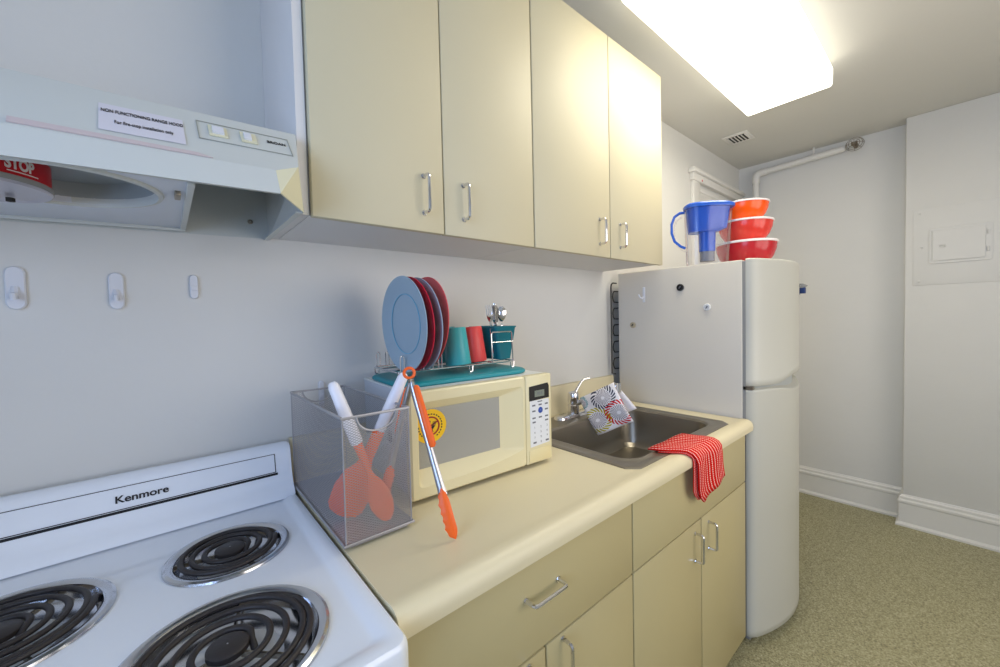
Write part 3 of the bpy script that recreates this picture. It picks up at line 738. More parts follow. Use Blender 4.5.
q = MB().tube([V(.495, RD1, ZR), V(.490, RD1+.004, ZR+.085), V(.495, RD1+.004, ZR+.09), V(.563, RD1+.004, ZR+.09), V(.566, RD1+.003, ZR+.085), V(RX1-.008, RD1, ZR)], .002, 8).tube([V(.491, RD1+.003, ZR+.06), V(.570, RD1+.003, ZR+.06)], .0016, 6)
q.xform(RT).build('caddy_holder', M['chrome'], rk)

def plate(x, d, z, r, m_, label, tilt, yaw, ring=None):
    n = (Matrix.Rotation(yaw, 3, 'Z') @ Matrix.Rotation(tilt, 3, 'Y') @ Vector((-1, 0, 0)))
    prof = [(r, .010), (r*.995, .0118), (r*.97, .0112), (r*.70, .004), (r*.60, .002), (.0006, .002)]
    prof2 = [(.0006, -.001), (r*.60, -.001), (r*.62, -.002), (r*.66, -.001), (r*.72, .001), (r*.98, .0085), (r, .010)]
    # the face shown to the left is the underside/front: dished toward the viewer
    t_ = thing('dinner_plate', label, 'plate', Vector(V(x, d, z))-Vector((0, 0, r)), 'plates standing in the rack')
    MB().lathe(prof[::-1][:0]+prof2+prof, V(x, d, z), n, 72).build('disc', m_, t_)
    if ring: MB().lathe([(r*.615, .0030), (r*.615, .0042), (r*.632, .0045), (r*.632, .0030)], V(x, d, z), n, 64).build('ring_line', ring, t_)
    return t_
PZ = ZR+.001
plate(.232, .253, PZ+.121, .1215, M['plate_blue'], 'pale blue plate standing at the front left of the rack', -.03, .0, M['ring'])
plate(.256, .246, PZ+.121, .1215, M['plate_red'], 'crimson plate standing just behind the pale blue front plate', -.05, .0)
plate(.282, .240, PZ+.121, .1215, M['plate_blue'], 'grey blue plate standing between the crimson and coral plates', -.06, .0)
plate(.312, .220, PZ+.123, .1235, M['plate_coral'], 'coral red plate standing rearmost in the rack', .06, .0)

def cup(x, d, m_, label, tx):
    b = V(x, d, ZR+.003); ax_ = Vector((tx, .06, 1)).normalized()
    o = MB().lathe([(.034, .003), (.0355, 0), (.0362, .002), (.0305, .100), (.029, .104), (.001, .105)], b, ax_, 40).build('tumbler', m_)
    return tag(o, label, 'cup', 'tumblers upside down in the rack')
cup(.395, .243, M['tealcup'], 'teal plastic tumbler upside down beside the plates', -.05)
cup(.474, .215, M['redcup'], 'coral plastic tumbler upside down next to the teal caddy', -.05)
cup(.425, .140, M['tealcup'], 'teal plastic tumbler partly hidden behind the other two tumblers', -.02)
# cutlery caddy
cx0, cx1, cd0, cd1 = .530, .612, .12, .25
kd = MB()
def cadl(f, z, ins=0): return rrect(cx0-f+ins, cx1+f-ins, cd0-f+ins, cd1+f*.3-ins, .010, z, 4)
kd.loft([cadl(-.016, ZR+.003), cadl(-.016, ZR+.003), cadl(.003, ZR+.100), cadl(.006, ZR+.102), cadl(.006, ZR+.106), cadl(.003, ZR+.106, .0005), cadl(.002, ZR+.104, .002), cadl(-.016, ZR+.006, .002)], True, True, True)
kdo = tag(kd.build('cutlery_caddy', M['teal_dark'], ang=.5), 'dark teal square cutlery caddy at the right end of the rack', 'caddy')
kc = (.575, .19)
def cutlery(kind, x, d, lean, h, label, yaw):
    b = V(x, d, ZR+.0085); u = Vector((lean[0], -lean[1], 1)).normalized(); s = Vector((math.cos(yaw), math.sin(yaw), 0)); s = (s-u*s.dot(u)).normalized(); nn = u.cross(s)
    def P(a, t, o=0): return b+u*t+s*a+nn*o
    def bar(w0, w1, t0, t1, th=.0011, o=0): 
        mb.prism([P(-w0, t0, o-th), P(w0, t0, o-th), P(w1, t1, o-th), P(-w1, t1, o-th)], nn*2*th)
    mb = MB(); bar(.0075, .0055, 0, .05); bar(.0055, .0036, .05, h*.66)
    if kind == 'fork':
        bar(.0028, .0095, h*.66, h*.76); bar(.0095, .0105, h*.76, h*.82)
        for k in range(4): a = -.0088+k*.0059; mb.prism([P(a-.0014, h*.82, -.001), P(a+.0014, h*.82, -.001), P(a+.0008, h, .003), P(a-.0008, h, .003)], nn*.002)
    elif kind == 'knife':
        bar(.0028, .0085, h*.60, h*.68); bar(.0085, .0095, h*.68, h*.92); bar(.0095, .002, h*.92, h)
    else:
        lp = []
        for k, (t, w, o) in enumerate(((.70, .0030, 0), (.74, .0085, -.002), (.80, .0145, -.0045), (.87, .0165, -.005), (.94, .0135, -.003), (.99, .006, 0), (1.0, .001, .0005))):
            lp.append([P(-w, h*t, 0), P(-w*.5, h*t, o), P(0, h*t, o*1.2), P(w*.5, h*t, o), P(w, h*t, 0)])
        mb.loft(lp, False)
        mb.loft([[p+nn*.001 for p in l] for l in lp], False)
    o = mb.build(kind if kind != 'knife' else 'table_knife', M['chrome'])
    return tag(o, label, kind, 'cutlery in the teal caddy')
cutlery('fork', .545, .22, (-.16, .08), .166, 'stainless fork leaning furthest left in the cutlery caddy', -.5)
cutlery('knife', .556, .225, (-.09, .05), .170, 'stainless knife standing tallest in the middle of the cutlery caddy', -.7)
cutlery('fork', .566, .205, (-.03, .03), .158, 'stainless fork just right of the knife in the cutlery caddy', -.9)
cutlery('spoon', .574, .225, (.0, .02), .160, 'stainless spoon at the right side of the cutlery caddy', -.5)

# ---------------------------------------------------------------- mesh basket with utensils
KX0, KX1, KD0, KD1, KZ0, KZ1 = .004, .137, .055, .434, .9165, 1.163
bk = thing('mesh_basket', 'tall grey wire mesh holder on the counter beside the stove', 'basket', V(.073, .24, KZ0))
rim = MB().tube([V(KX0, KD0, KZ1), V(KX1, KD0, KZ1), V(KX1, KD1, KZ1), V(KX0, KD1, KZ1)], .0030, 8, closed=True)
for d in (KD0, KD1):
    cx = (KX0+KX1)/2; rim.tube([V(cx+.040*math.cos(a), d, KZ1-.033*math.sin(a)) for a in [PI*k/12 for k in range(13)]], .0020, 8)
rim.build('top_rim', M['wire'], bk)
bot = MB().tube([V(KX0-.003, KD0, KZ0+.010), V(KX1+.003, KD0, KZ0+.010), V(KX1+.003, KD1+.003, KZ0+.010), V(KX0-.003, KD1+.003, KZ0+.010)], .0028, 8, closed=True)
bot.tube([V(KX0+.012, KD0+.01, KZ0+.002), V(KX1-.008, KD0+.01, KZ0+.002), V(KX1-.008, KD1-.006, KZ0+.002), V(KX0+.012, KD1-.006, KZ0+.002)], .002, 8, closed=True)
bot.build('bottom_frame', M['wire'], bk)
for x, d in ((KX0, KD0), (KX1, KD0), (KX1, KD1), (KX0, KD1)): MB().tube([V(x, d, KZ0+.01), V(x, d, KZ1)], .0013, 6).build('corner_post', M['wire'], bk)
def mesh_panel(org, U, Wd, H, N_, name, cut=None, py=.0048, px=.0086, w=.0005):
    mb = MB(); up = Vector((0, 0, 1)) if abs(N_.z) < .5 else N_.cross(U)
    k = py/px
    for sgn in (1, -1):
        n0 = -int(Wd*k/py)-1; n1 = int((H+Wd*k)/py)+1
        for i in range(n0, n1+1):
            c0 = i*py
            # line z = c0 + sgn*k*u  clip to 0..H
            u0, u1 = 0, Wd
            lo, hi = (0-c0)/(sgn*k), (H-c0)/(sgn*k)
            if lo > hi: lo, hi = hi, lo
            u0 = max(u0, lo); u1 = min(u1, hi)
            if u1-u0 < .001: continue
            segs = [(u0, u1)]
            if cut:      # half-disc cut at the top centre
                cu, cz, r = cut; a_ = 1+k*k; b_ = 2*(-cu+sgn*k*(c0-cz)); c_ = cu*cu+(c0-cz)**2-r*r; D_ = b_*b_-4*a_*c_
                if D_ > 0:
                    s0 = (-b_-math.sqrt(D_))/(2*a_); s1 = (-b_+math.sqrt(D_))/(2*a_)
                    segs = [(a, b) for a, b in ((u0, min(u1, s0)), (max(u0, s1), u1)) if b-a > .0005]
            for a, b in segs:
                p = org+U*a+up*(c0+sgn*k*a); q_ = org+U*b+up*(c0+sgn*k*b); t = (q_-p).normalized(); s = t.cross(N_).normalized()*w; e = N_*(.00025*sgn)
                mb.add([p-s+e, q_-s+e, q_+s+e, p+s+e], [[0, 1, 2, 3]])
    return mb.build(name, M['wire'], bk, smooth=False)
Hh = KZ1-KZ0-.010; z0 = KZ0+.010
mesh_panel(V(KX0, KD1, z0), Vector((1, 0, 0)), KX1-KX0, Hh, Vector((0, -1, 0)), 'front_mesh', ((KX1-KX0)/2, Hh, .038))
mesh_panel(V(KX0, KD0, z0), Vector((1, 0, 0)), KX1-KX0, Hh, Vector((0, -1, 0)), 'rear_mesh', ((KX1-KX0)/2, Hh, .038))
mesh_panel(V(KX0, KD0, z0), Vector((0, -1, 0)), KD1-KD0, Hh, Vector((-1, 0, 0)), 'left_mesh')
mesh_panel(V(KX1, KD0, z0), Vector((0, -1, 0)), KD1-KD0, Hh, Vector((1, 0, 0)), 'right_mesh')
mesh_panel(V(KX0, KD0, z0), Vector((1, 0, 0)), KX1-KX0, KD1-KD0, Vector((0, 0, 1)), 'bottom_mesh') if False else MB().box(KX0, KX1, KD0, KD1, z0-.0006, z0+.0006).build('bottom_sheet', M['wire'], bk)

def utensil(name, top, hb, tip, head, label, wmax, cat):
    t_ = thing(name, label, cat, tip, 'orange utensils in the mesh basket'); top = Vector(top); hb = Vector(hb); tip = Vector(tip)
    ax_ = (tip-top).normalized(); view = (cam_c-hb).normalized(); s = ax_.cross(view).normalized(); nn = s.cross(ax_)
    L1_ = (hb-top).length
    MB().tube([top, top+ax_*.004, top+ax_*.012, top+ax_*L1_*.5, top+ax_*(L1_-.004), top+ax_*L1_], [.005, .009, .0115, .013, .0125, .009], 14, flat=.65, up=nn).build('handle', M['whandle'], t_, ang=1)
    loops = []; Lt = (tip-top).length
    for t, w, th in head:
        p = top+ax_*(L1_+(Lt-L1_)*t); loops.append([p+s*w*math.cos(a)+nn*th*math.sin(a) for a in [2*PI*k/16 for k in range(16)]])
    MB().loft(loops, True, True, True).build('blade', M['orange'], t_, ang=1)
    return t_
spoonh = [(0, .0095, .006), (.15, .008, .005), (.35, .006, .005), (.42, .008, .004), (.52, .016, .003), (.65, .022, .0025), (.80, .023, .002), (.92, .017, .002), (.98, .010, .002), (1, .004, .002)]
turnh = [(0, .0125, .006), (.15, .0125, .005), (.32, .0125, .005), (.42, .017, .0035), (.52, .032, .0025), (.70, .040, .002), (.90, .037, .002), (.97, .028, .002), (1, .012, .002)]
utensil('cooking_spoon', V(.021, .33, 1.218), V(.057, .36, 1.088), V(.098, .41, .934), spoonh, 'orange spoon whose white handle leans to the left in the mesh basket', .03, 'spoon')
utensil('spatula', V(.160, .378, 1.226), V(.114, .36, 1.101), V(.030, .33, .936), turnh, 'orange spatula whose white handle leans to the right, against the tongs', .03, 'spatula')

# tongs straddling the rim
tg = thing('tongs', 'metal tongs with orange grips and scalloped tips hooked over the basket rim', 'tongs', V(.174, .534, .9155))
A = V(.150, .425, 1.216); Bq = V(.176, .536, .9165)      # hinge, outer tip
axo = (Bq-A).normalized(); so = axo.cross((cam_c-A).normalized()).normalized(); no = so.cross(axo)
def strip(pts, ws, m_, nm, s, n_, th=.0014, curve=.004):
    loops = []
    for p, w in zip(pts, ws):
        loops.append([p-s*w+n_*0, p-s*w*.5+n_*curve*.8, p+n_*curve, p+s*w*.5+n_*curve*.8, p+s*w, p+s*w*.5+n_*(curve*.8-th*1.3), p+n_*(curve-th*1.3), p-s*w*.5+n_*(curve*.8-th*1.3)])
    return MB().loft(loops, True, True, True).build(nm, m_, tg, ang=.9)
Lo = (Bq-A).length
PO = lambda t: A+axo*Lo*t
strip([PO(0), PO(.10), PO(.45), PO(.70), PO(.74)], [.005, .007, .0065, .008, .009], M['arm'], 'outer_arm', so, no)
gp = [PO(.06)+so*.006*1, PO(.08)+so*.0063, PO(.25)+so*.0065, PO(.42)+so*.0065, PO(.445)+so*.0065]
sgn = 1 if so.dot(Vector((1, 0, 0))) > 0 else -1
gp = [PO(t)+so*sgn*.0065+no*.004 for t in (.04, .055, .25, .43, .445)]
MB().tube(gp, [.003, .0065, .0075, .0075, .004], 12, flat=.7, up=no).build('grip', M['orange'], tg, ang=1)
def scallop(P_, axd, s, n_, t0, L, nm, sg):
    loops = []; K = 30
    for k in range(K+1):
        t = k/K; w = .0145*min(1, (t+.03)*3.2)**.5*(1 if t < .8 else max(.25, 1-((t-.8)/.2)**2*.75))
        sc = .0022*abs(math.sin(t*PI*6.5)); p = P_+axd*L*t; th = .0035 if t < .9 else .003
        a, b = (w*.62, w-sc*1.3)
        if sg < 0: a, b = w-sc*1.3, w*.62
        bow = n_*(.006*math.sin(t*PI))
        loops.append([p-s*a+bow, p-s*a*.4+n_*th+bow, p+s*b*.4+n_*th+bow, p+s*b+bow, p+s*b*.4-n_*th*.5+bow, p-s*a*.4-n_*th*.5+bow])
    return MB().loft(loops, True, True, True).build(nm, M['orange'], tg, ang=.8)
scallop(PO(.69), axo, so, no, 0, Lo*.31, 'scalloped_tip', -sgn)
B2 = V(.109, .362, .965); axi = (B2-A).normalized(); si = axi.cross((cam_c-A).normalized()).normalized(); ni = si.cross(axi); Li = (B2-A).length
PI_ = lambda t: A+axi*Li*t
strip([PI_(0), PI_(.12), PI_(.5), PI_(.72), PI_(.76)], [.005, .007, .0065, .008, .009], M['arm'], 'inner_arm', si, ni)
scallop(PI_(.72), axi, si, ni, 0, Li*.28, 'scalloped_tip', sgn)
MB().tube([PI_(t)+si*sgn*-.004-ni*.003 for t in (.06, .1, .3, .46)], [.003, .006, .0065, .004], 10, flat=.6, up=ni).build('grip', M['orange'], tg, ang=1)
rc = A-axo*.014+Vector((0, 0, .002)); MB().tube([rc+so*.0105*math.cos(a)-axo*.0105*math.sin(a) for a in [2*PI*k/24 for k in range(24)]], .0032, 10, closed=True).build('hanging_ring', M['orange'], tg)
MB().cyl(A-so*.006, A+so*.006, .0045, seg=12).box(A.x-.004, A.x+.004, -A.y-.004, -A.y+.004, A.z-.012, A.z+.004, .001).build('hinge', M['steel'], tg)

# ---------------------------------------------------------------- fridge
FX0, FX1, FD, FZ = 1.515, 2.125, .605, 1.550
fg = thing('refrigerator', 'white two-door refrigerator with curved doors at the end of the counter', 'refrigerator', V(1.82, .35, FL))
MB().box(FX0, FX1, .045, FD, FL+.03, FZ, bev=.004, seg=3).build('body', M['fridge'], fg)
MB().box(FX0+.004, FX1-.004, FD, FD+.012, FL+.04, FZ-.006).build('gasket', M['gasket'], fg)
for x in (FX0+.05, FX1-.05):
    for d in (.1, FD-.05): MB().cyl(V(x, d, FL), V(x, d, FL+.032), .018, seg=14).build('foot', M['black'], fg)
def bow(x): 
    u = (x-(FX0+FX1)/2)/((FX1-FX0)/2); return .638+.075*(1-abs(u)**2.0)
def fdoor(z0, z1, nm, zlow=None, zhigh=None):
    n = 24; xs = [FX0+.002+(FX1-FX0-.004)*k/n for k in range(n+1)]
    def ring(zf, ins):
        f = [V(x, bow(x)-ins, zf(x)) for x in xs]
        f[0] = V(xs[0]+ins, bow(xs[0])-.006-ins, zf(xs[0])); f[-1] = V(xs[-1]-ins, bow(xs[-1])-.006-ins, zf(xs[-1]))
        return f+[V(xs[-1]-ins, FD+.012, zf(xs[-1])), V(xs[0]+ins, FD+.012, zf(xs[0]))]
    lo = zlow or (lambda x: z0); hi = zhigh or (lambda x: z1)
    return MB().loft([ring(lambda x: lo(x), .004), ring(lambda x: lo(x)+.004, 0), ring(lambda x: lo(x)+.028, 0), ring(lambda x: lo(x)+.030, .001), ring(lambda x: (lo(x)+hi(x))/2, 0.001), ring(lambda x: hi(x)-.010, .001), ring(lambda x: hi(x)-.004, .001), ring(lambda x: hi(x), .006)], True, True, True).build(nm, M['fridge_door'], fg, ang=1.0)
# split line with the recessed grip: freezer door above, fridge door below
ZS = 1.040
def grip(x):
    u = (x-FX0)/(FX1-FX0); return math.exp(-((u-.62)/.30)**4)
d1 = fdoor(ZS+.004, FZ+.004, 'freezer_door', zlow=lambda x: ZS+.005+.030*grip(x))
d2 = fdoor(FL+.036, ZS-.008, 'fridge_door', zhigh=lambda x: ZS-.008-.020*grip(x))
n = 20; pr = []
gm = MB(); la = []; lb_ = []
for k in range(n+1):
    x = FX0+.02+(FX1-FX0-.04)*k/n; g = grip(x)
    la.append(V(x, bow(x)-.03, ZS+.03)); lb_.append(V(x, bow(x)-.03+.004*g, ZS-.035))
gm.loft([la, lb_, [p+Vector((0, .012, 0)) for p in lb_], [p+Vector((0, .012, 0)) for p in la], la], False)
gm.build('grip_recess', mat('grip_grey', (168, 172, 170), .4), fg)
MB().box(FX0+.004, FX0+.03, FD+.002, .64, ZS-.009, ZS+.004).build('hinge', M['steel'], fg)
MB().box(FX0+.02, FX1-.02, FD-.03, FD+.02, FL+.015, FL+.05).build('kick_grille', M['gasket'], fg)
# condenser loops at the back
q = MB(); xx = FX0-.028
q.tube([V(FX0+.02, .022, 1.505), V(xx+.016, .022, 1.505), V(xx+.004, .022, 1.498), V(xx, .022, 1.485), V(xx, .022, 1.045), V(xx+.03, .022, 1.04)], .0035, 8)
for k in range(5):
    z = 1.435-k*.085
    q.tube([V(FX0+.03, .026, z+.028), V(xx+.020, .026, z+.027), V(xx+.011, .026, z+.016), V(xx+.008, .026, z), V(xx+.011, .026, z-.016), V(xx+.020, .026, z-.027), V(FX0+.03, .026, z-.028)], .003, 7)
q.box(FX0+.05, FX1-.02, .03, .046, .3, 1.45)
q.build('condenser_coil', M['black'], fg)

# magnets on the side (face at x = FX0, looking -X)
def magnet(d, z, r, m_, m2, label, nm='magnet', bar=True):
    t_ = thing(nm, label, 'magnet', V(FX0-.006, d, z-r), 'round magnets on the fridge side')
    MB().lathe([(r, .0002), (r, .006), (r*.9, .008), (r*.72, .0085), (r*.66, .0065), (.0005, .0065)], V(FX0, d, z), (-1, 0, 0), 32).build('disc', m_, t_)
    if bar: MB().box(FX0-.011, FX0-.006, d-.0018, d+.0018, z-r*.4, z+r*.4, .0005).xform(Matrix.Translation(V(FX0, d, z)) @ Matrix.Rotation(.6, 4, 'X') @ Matrix.Translation(-V(FX0, d, z))).build('mark', m2, t_)
magnet(.361, 1.458, .0155, M['black'], M['btn'], 'round black magnet high on the fridge side')
magnet(.474, 1.366, .0150, M['whitemag'], M['btn'], 'round white magnet nearest the fridge door')
magnet(.127, 1.291, .0145, M['beigemag'], M['dark'], 'round beige magnet lowest on the fridge side near the wall')
t_ = thing('wall_hook', 'small white adhesive hook on the fridge side', 'hook', V(FX0-.002, .186, 1.40))
MB().box(FX0-.005, FX0-.0003, .181, .193, 1.40, 1.472, .002).build('plate', M['hookw'], t_)
MB().tube([V(FX0-.006, .187, 1.425), V(FX0-.012, .183, 1.418), V(FX0-.017, .175, 1.424), V(FX0-.018, .168, 1.438)], [.004, .004, .0035, .003], 8).build('prong', M['hookw'], t_)
# clip on the freezer door
xk = 2.03; dk = bow(xk)-.001
t_ = thing('magnetic_clip', 'navy and grey magnetic clip on the freezer door edge', 'clip', V(xk, dk+.01, 1.415))
MB().box(xk-.012, xk+.012, dk+.0005, dk+.006, 1.418, 1.468, .001).build('backing', M['navy'], t_)
MB().box(xk-.013, xk+.013, dk+.006, dk+.028, 1.422, 1.450, .003).build('body', M['navy'], t_)
MB().loft([rrect(xk-.015, xk+.015, dk+.004, dk+.022, .004, 1.448, 3), rrect(xk-.015, xk+.015, dk+.014, dk+.036, .004, 1.458, 3), rrect(xk-.013, xk+.013, dk+.004, dk+.020, .004, 1.468, 3)], True, True, True).build('jaw', M['gasket'], t_)

# ---------------------------------------------------------------- things on the fridge
ZF = FZ+.0005
def bowl(x, d, z, r, h, m_, label):
    t_ = thing('mixing_bowl', label, 'bowl', V(x, d, z), 'lidded bowls stacked on the fridge')
    rb = r*.66
    MB().lathe([(.0005, .002), (rb*.9, .002), (rb*.95, 0), (rb, .001), (rb*1.08, h*.14), (r*.86, h*.40), (r*.95, h*.70), (r*.975, h*.97), (r*.965, h*.97), (r*.93, h*.70), (r*.84, h*.42), (rb*1.0, h*.18), (.0005, .006)], V(x, d, z), seg=56).build('shell', m_, t_, ang=1)
    MB().lathe([(r*.97, h*.93), (r*1.0, h*.93), (r*1.012, h*.96), (r*1.0, h*1.02), (r*.95, h*1.03), (r*.90, h*1.0), (.0005, h*1.0)], V(x, d, z), seg=56).build('lid', M['lid'], t_, ang=1)
BXc = 1.82
bowl(BXc, .524, ZF, .125, .107, M['bowl_red'], 'dark red bowl with white lid at the bottom of the stack')
bowl(BXc-.003, .522, ZF+.1105, .112, .092, M['bowl_coral'], 'coral red bowl with white lid in the middle of the stack')
bowl(BXc-.005, .515, ZF+.2065, .103, .080, M['bowl_orange'], 'orange bowl with white lid on top of the stack')
# water filter pitcher
pt = thing('water_pitcher', 'clear water filter pitcher with blue reservoir and blue handle', 'pitcher', V(1.622, .437, ZF))
pu = Vector((.62, -.785, 0)).normalized(); pw = Vector((-pu.y, pu.x, 0)); PCn = V(1.622, .437, ZF)
def pl(l0, l1, w, z, n=8, taper=.55):   # rounded plan, l along pu, w half width; narrower toward the spout
    pts = []
    for k in range(32):
        a = 2*PI*k/32; c, s = math.cos(a), math.sin(a)
        cc = abs(c)**.6*(1 if c > 0 else -1); ss = abs(s)**.6*(1 if s > 0 else -1)
        l = (l0+l1)/2+(l1-l0)/2*cc; ww = w*(1-(.35*max(0, cc)))
        pts.append(PCn+pu*l+pw*ww*ss+Vector((0, 0, z)))
    return pts
MB().loft([pl(-.085, .075, .045, .003), pl(-.088, .080, .048, .006), pl(-.095, .096, .055, .235), pl(-.097, .104, .056, .262)], True, True, False).build('clear_body', M['clear'], pt)
MB().loft([pl(-.080, .040, .043, .150), pl(-.082, .075, .046, .165), pl(-.090, .088, .052, .255)], True, True, False).build('reservoir', M['bluepl'], pt)
MB().loft([pl(-.098, .106, .058, .256), pl(-.100, .108, .059, .262), pl(-.100, .106, .058, .270), pl(-.092, .094, .052, .276)], True, True, True).build('lid', M['blueh'], pt)
MB().loft([pl(-.035, .028, .025, .065), pl(-.038, .030, .028, .150)], True, True, True).build('filter_sleeve', M['bluepl'], pt)
MB().loft([pl(-.032, .025, .023, .022), pl(-.033, .026, .024, .0645)], True, True, True).build('filter_cartridge', M['filter'], pt)
hp_ = [(-.097, .245), (-.118, .243), (-.140, .228), (-.152, .195), (-.152, .155), (-.140, .118), (-.115, .095), (-.095, .085)]
MB().tube([PCn+pu*l+Vector((0, 0, z)) for l, z in hp_], .0065, 10, flat=.6).build('handle', M['blueh'], pt)
MB().tube([PCn+pu*(l*.93+.0)+Vector((0, 0, z-.018)) for l, z in hp_[1:]]+[PCn+pu*-.09+Vector((0, 0, .02))], .003, 8).build('handle_rib', M['clear'], pt)

# ---------------------------------------------------------------- pipe, sprinkler, vent, access panel
pp = thing('sprinkler_pipe', 'white painted pipe running along the end wall under the ceiling', 'pipe', V(XE-.035, .36, .2))
px = XE-.034
px = XE-.046
EL = [V(px, .132+.035*(1-math.cos(a)), 2.380+.035*math.sin(a)) for a in (PI*.17, PI*.33, PI*.5)]
MB().tube([V(px, .132, .22), V(px, .132, 2.380)]+EL+[V(px, .20, 2.416), V(px, .66, 2.434)], .0205, 14).build('tube', M['trim'], pp)
MB().tube([V(px, .132, 2.34), V(px, .132, 2.380)]+EL+[V(px, .205, 2.4165)], .026, 14).build('elbow', M['trim'], pp)
MB().tube([V(px, .49, 2.44), V(px, .49, CE)], .006, 8).tube([V(px, .49+.0, 2.428), V(px, .512, 2.429)], .026, 14).build('hanger', M['trim'], pp)
MB().tube([V(px-.0, .127, 2.20), V(px-.02, .10, 2.205), V(px-.09, .05, 2.205), V(px-.16, .04, 2.17)], .017, 12).cyl(V(px, .127, 2.16), V(px, .127, 2.235), .019).build('branch_fitting', M['trim'], pp)
sp = thing('sprinkler', 'round caged fire sprinkler head at the end of the white pipe', 'sprinkler', V(px-.02, .71, 2.40))
sc = V(px-.03, .712, 2.436); sn = Vector((-1, 0, 0)); 
q = MB()
for rr, dx in ((.046, 0), (.040, -.018), (.028, -.03)):
    q.tube([sc+Vector((dx, rr*math.cos(a), rr*.92*math.sin(a))) for a in [2*PI*k/32 for k in range(32)]], .0016, 6, closed=True)
for k in range(8):
    a = PI*k/4; c_, s_ = math.cos(a), math.sin(a)*.92
    q.tube([sc+Vector((0, .046*c_, .046*s_)), sc+Vector((-.018, .040*c_, .040*s_)), sc+Vector((-.03, .028*c_, .028*s_)), sc+Vector((-.036, 0, 0))], .0014, 6)
q.build('cage', M['steel'], sp)
MB().cyl(sc+Vector((.045, 0, 0)), sc+Vector((.005, 0, 0)), .014, seg=16).cyl(sc+Vector((.005, 0, 0)), sc+Vector((-.012, 0, 0)), .008, seg=12).box(sc.x-.018, sc.x-.014, -sc.y-.016, -sc.y+.016, sc.z-.012, sc.z+.012).build('head', mat('bronze_head', (120, 104, 84), .4, .6), sp)

vn = thing('ceiling_vent', 'small white square air vent with dark slots in the ceiling', 'vent', V(2.70, .21, CE-.01))
MB().box(2.617, 2.78, .135, .285, CE-.006, CE-.0002, .002).build('frame', M['trim'], vn)
MB().box(2.645, 2.755, .157, .263, CE-.0075, CE-.0055).build('opening', M['dark'], vn)
q = MB()
for k in range(6): d = .160+k*.0198; q.box(2.645, 2.755, d, d+.006, CE-.011, CE-.006)
q.build('louvers', M['trim'], vn)

ap = thing('access_panel', 'white painted access panel with small hatch door on the end wall', 'access panel', V(XJ, 1.15, 1.45))
MB().box(XJ-.0035, XJ-.0002, .985, 1.42, 1.478, 1.93, .001).build('plate', M['wall'], ap)
def plx(x0, x1, d0, d1, z0, z1, r, ns=5):
    l = []
    for ins, x in ((0, x1), (0, x0+.0015), (.002, x0)):
        a = []
        for cd, cz, a0 in ((d1-r, z1-r, 0), (d0+r, z1-r, 90), (d0+r, z0+r, 180), (d1-r, z0+r, 270)):
            for k in range(ns+1):
                t = math.radians(a0+90*k/ns); a.append(V(x, cd+(r-ins)*math.cos(t), cz+(r-ins)*math.sin(t)))
        l.append(a)
    return MB().loft(l, True, True, True)
plx(XJ-.010, XJ-.0035, 1.050, 1.288, 1.600, 1.808, .014).build('hatch_frame', M['wall'], ap)
hd_ = plx(XJ-.017, XJ-.0100, 1.064, 1.262, 1.616, 1.792, .004).build('hatch_door', M['wall'], ap)
MB().tube([V(XJ-.018, 1.095, 1.700), V(XJ-.024, 1.097, 1.706), V(XJ-.024, 1.112, 1.706), V(XJ-.024, 1.116, 1.699), V(XJ-.018, 1.112, 1.692), V(XJ-.018, 1.097, 1.692)], .0028, 6, closed=True).build('latch', M['wall'], hd_)
for z in (1.66, 1.755): MB().cyl(V(XJ-.016, 1.272, z-.012), V(XJ-.016, 1.272, z+.012), .004, seg=10).build('hinge', M['wall'], ap)
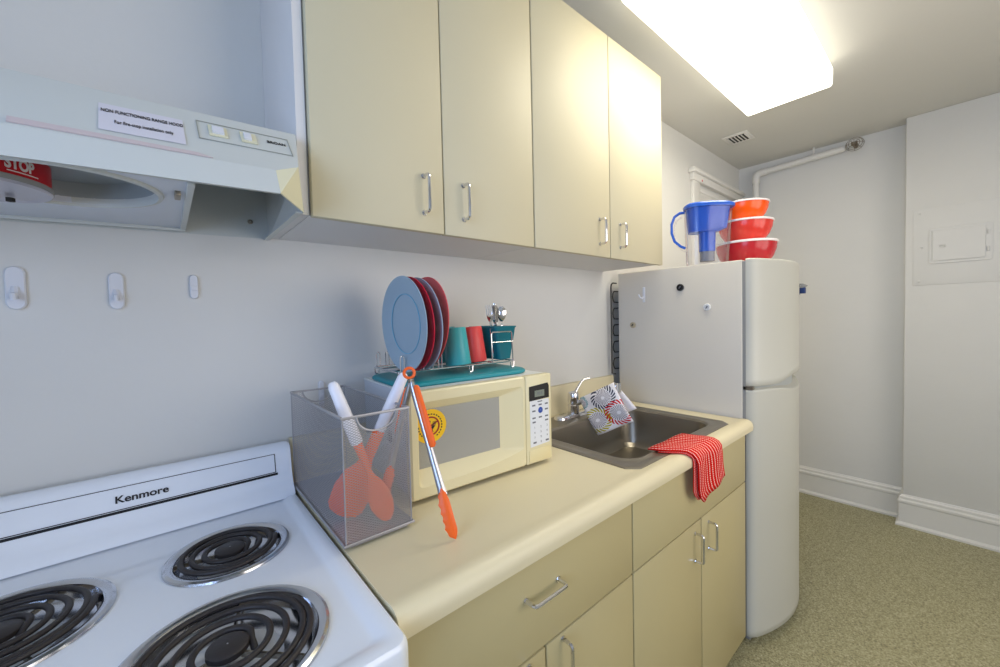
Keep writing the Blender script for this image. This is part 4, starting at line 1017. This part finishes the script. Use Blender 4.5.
for d, z in ((1.01, 1.50), (1.01, 1.905), (1.02, 1.70), (1.32, 1.50)): MB().lathe([(.006, 0), (.005, .003), (.0005, .004)], V(XJ-.0035, d, z), (-1, 0, 0), 12).build('screw', M['wall'], ap)

# ---------------------------------------------------------------- lights
def area(name, loc, rot, sx, sy, e, col, spread=PI):
    l = bpy.data.lights.new(name, 'AREA'); l.shape = 'RECTANGLE'; l.size = sx; l.size_y = sy; l.energy = e; l.color = col; l.spread = spread
    o = bpy.data.objects.new(name, l); C.objects.link(o); o.location = loc; o.rotation_euler = rot; return o
area('window_daylight', V(XL-.12, 1.35, 1.55), (0, -PI/2, 0), 1.2, 1.2, 33, (.46, .64, 1.0))
area('front_fill_light', V(1.4, DF+.12, 1.5), (PI/2, 0, 0), 1.9, 1.3, 31, (1.0, .90, .76))  # added fill lamp outside the made-up front window, brightens the whole room
area('ceiling_tubes', V(1.58, .6035, CE-.112), (0, 0, 0), 1.16, .30, 8.5, (1.0, .93, .76))
wd = bpy.data.worlds.new('world'); bpy.context.scene.world = wd; wd.use_nodes = True
bg = wd.node_tree.nodes['Background']; bg.inputs[0].default_value = (.55, .7, 1, 1); bg.inputs[1].default_value = .6

# ---------------------------------------------------------------- camera
cam = bpy.data.cameras.new('camera'); co = bpy.data.objects.new('camera', cam); C.objects.link(co)
yaw, pit, rol = .7071, .0325, -.0237
F = Vector((math.sin(yaw)*math.cos(pit), math.cos(yaw)*math.cos(pit), -math.sin(pit)))
r = F.cross(Vector((0, 0, 1))).normalized(); u = r.cross(F)
r2 = r*math.cos(rol)+u*math.sin(rol); u2 = -r*math.sin(rol)+u*math.cos(rol)
co.matrix_world = Matrix(((r2.x, u2.x, -F.x, cam_c.x), (r2.y, u2.y, -F.y, cam_c.y), (r2.z, u2.z, -F.z, cam_c.z), (0, 0, 0, 1)))
cam.sensor_width = 36; cam.lens = 390.99/1000*36; cam.clip_start = .02
cam.shift_x = 0; cam.shift_y = (330.61-333.5)/1000
sc_ = bpy.context.scene; sc_.camera = co
sc_.view_settings.view_transform = 'Standard'; sc_.view_settings.look = 'None'; sc_.view_settings.gamma = 1; sc_.view_settings.use_curve_mapping = False
sc_.view_settings.exposure = 0
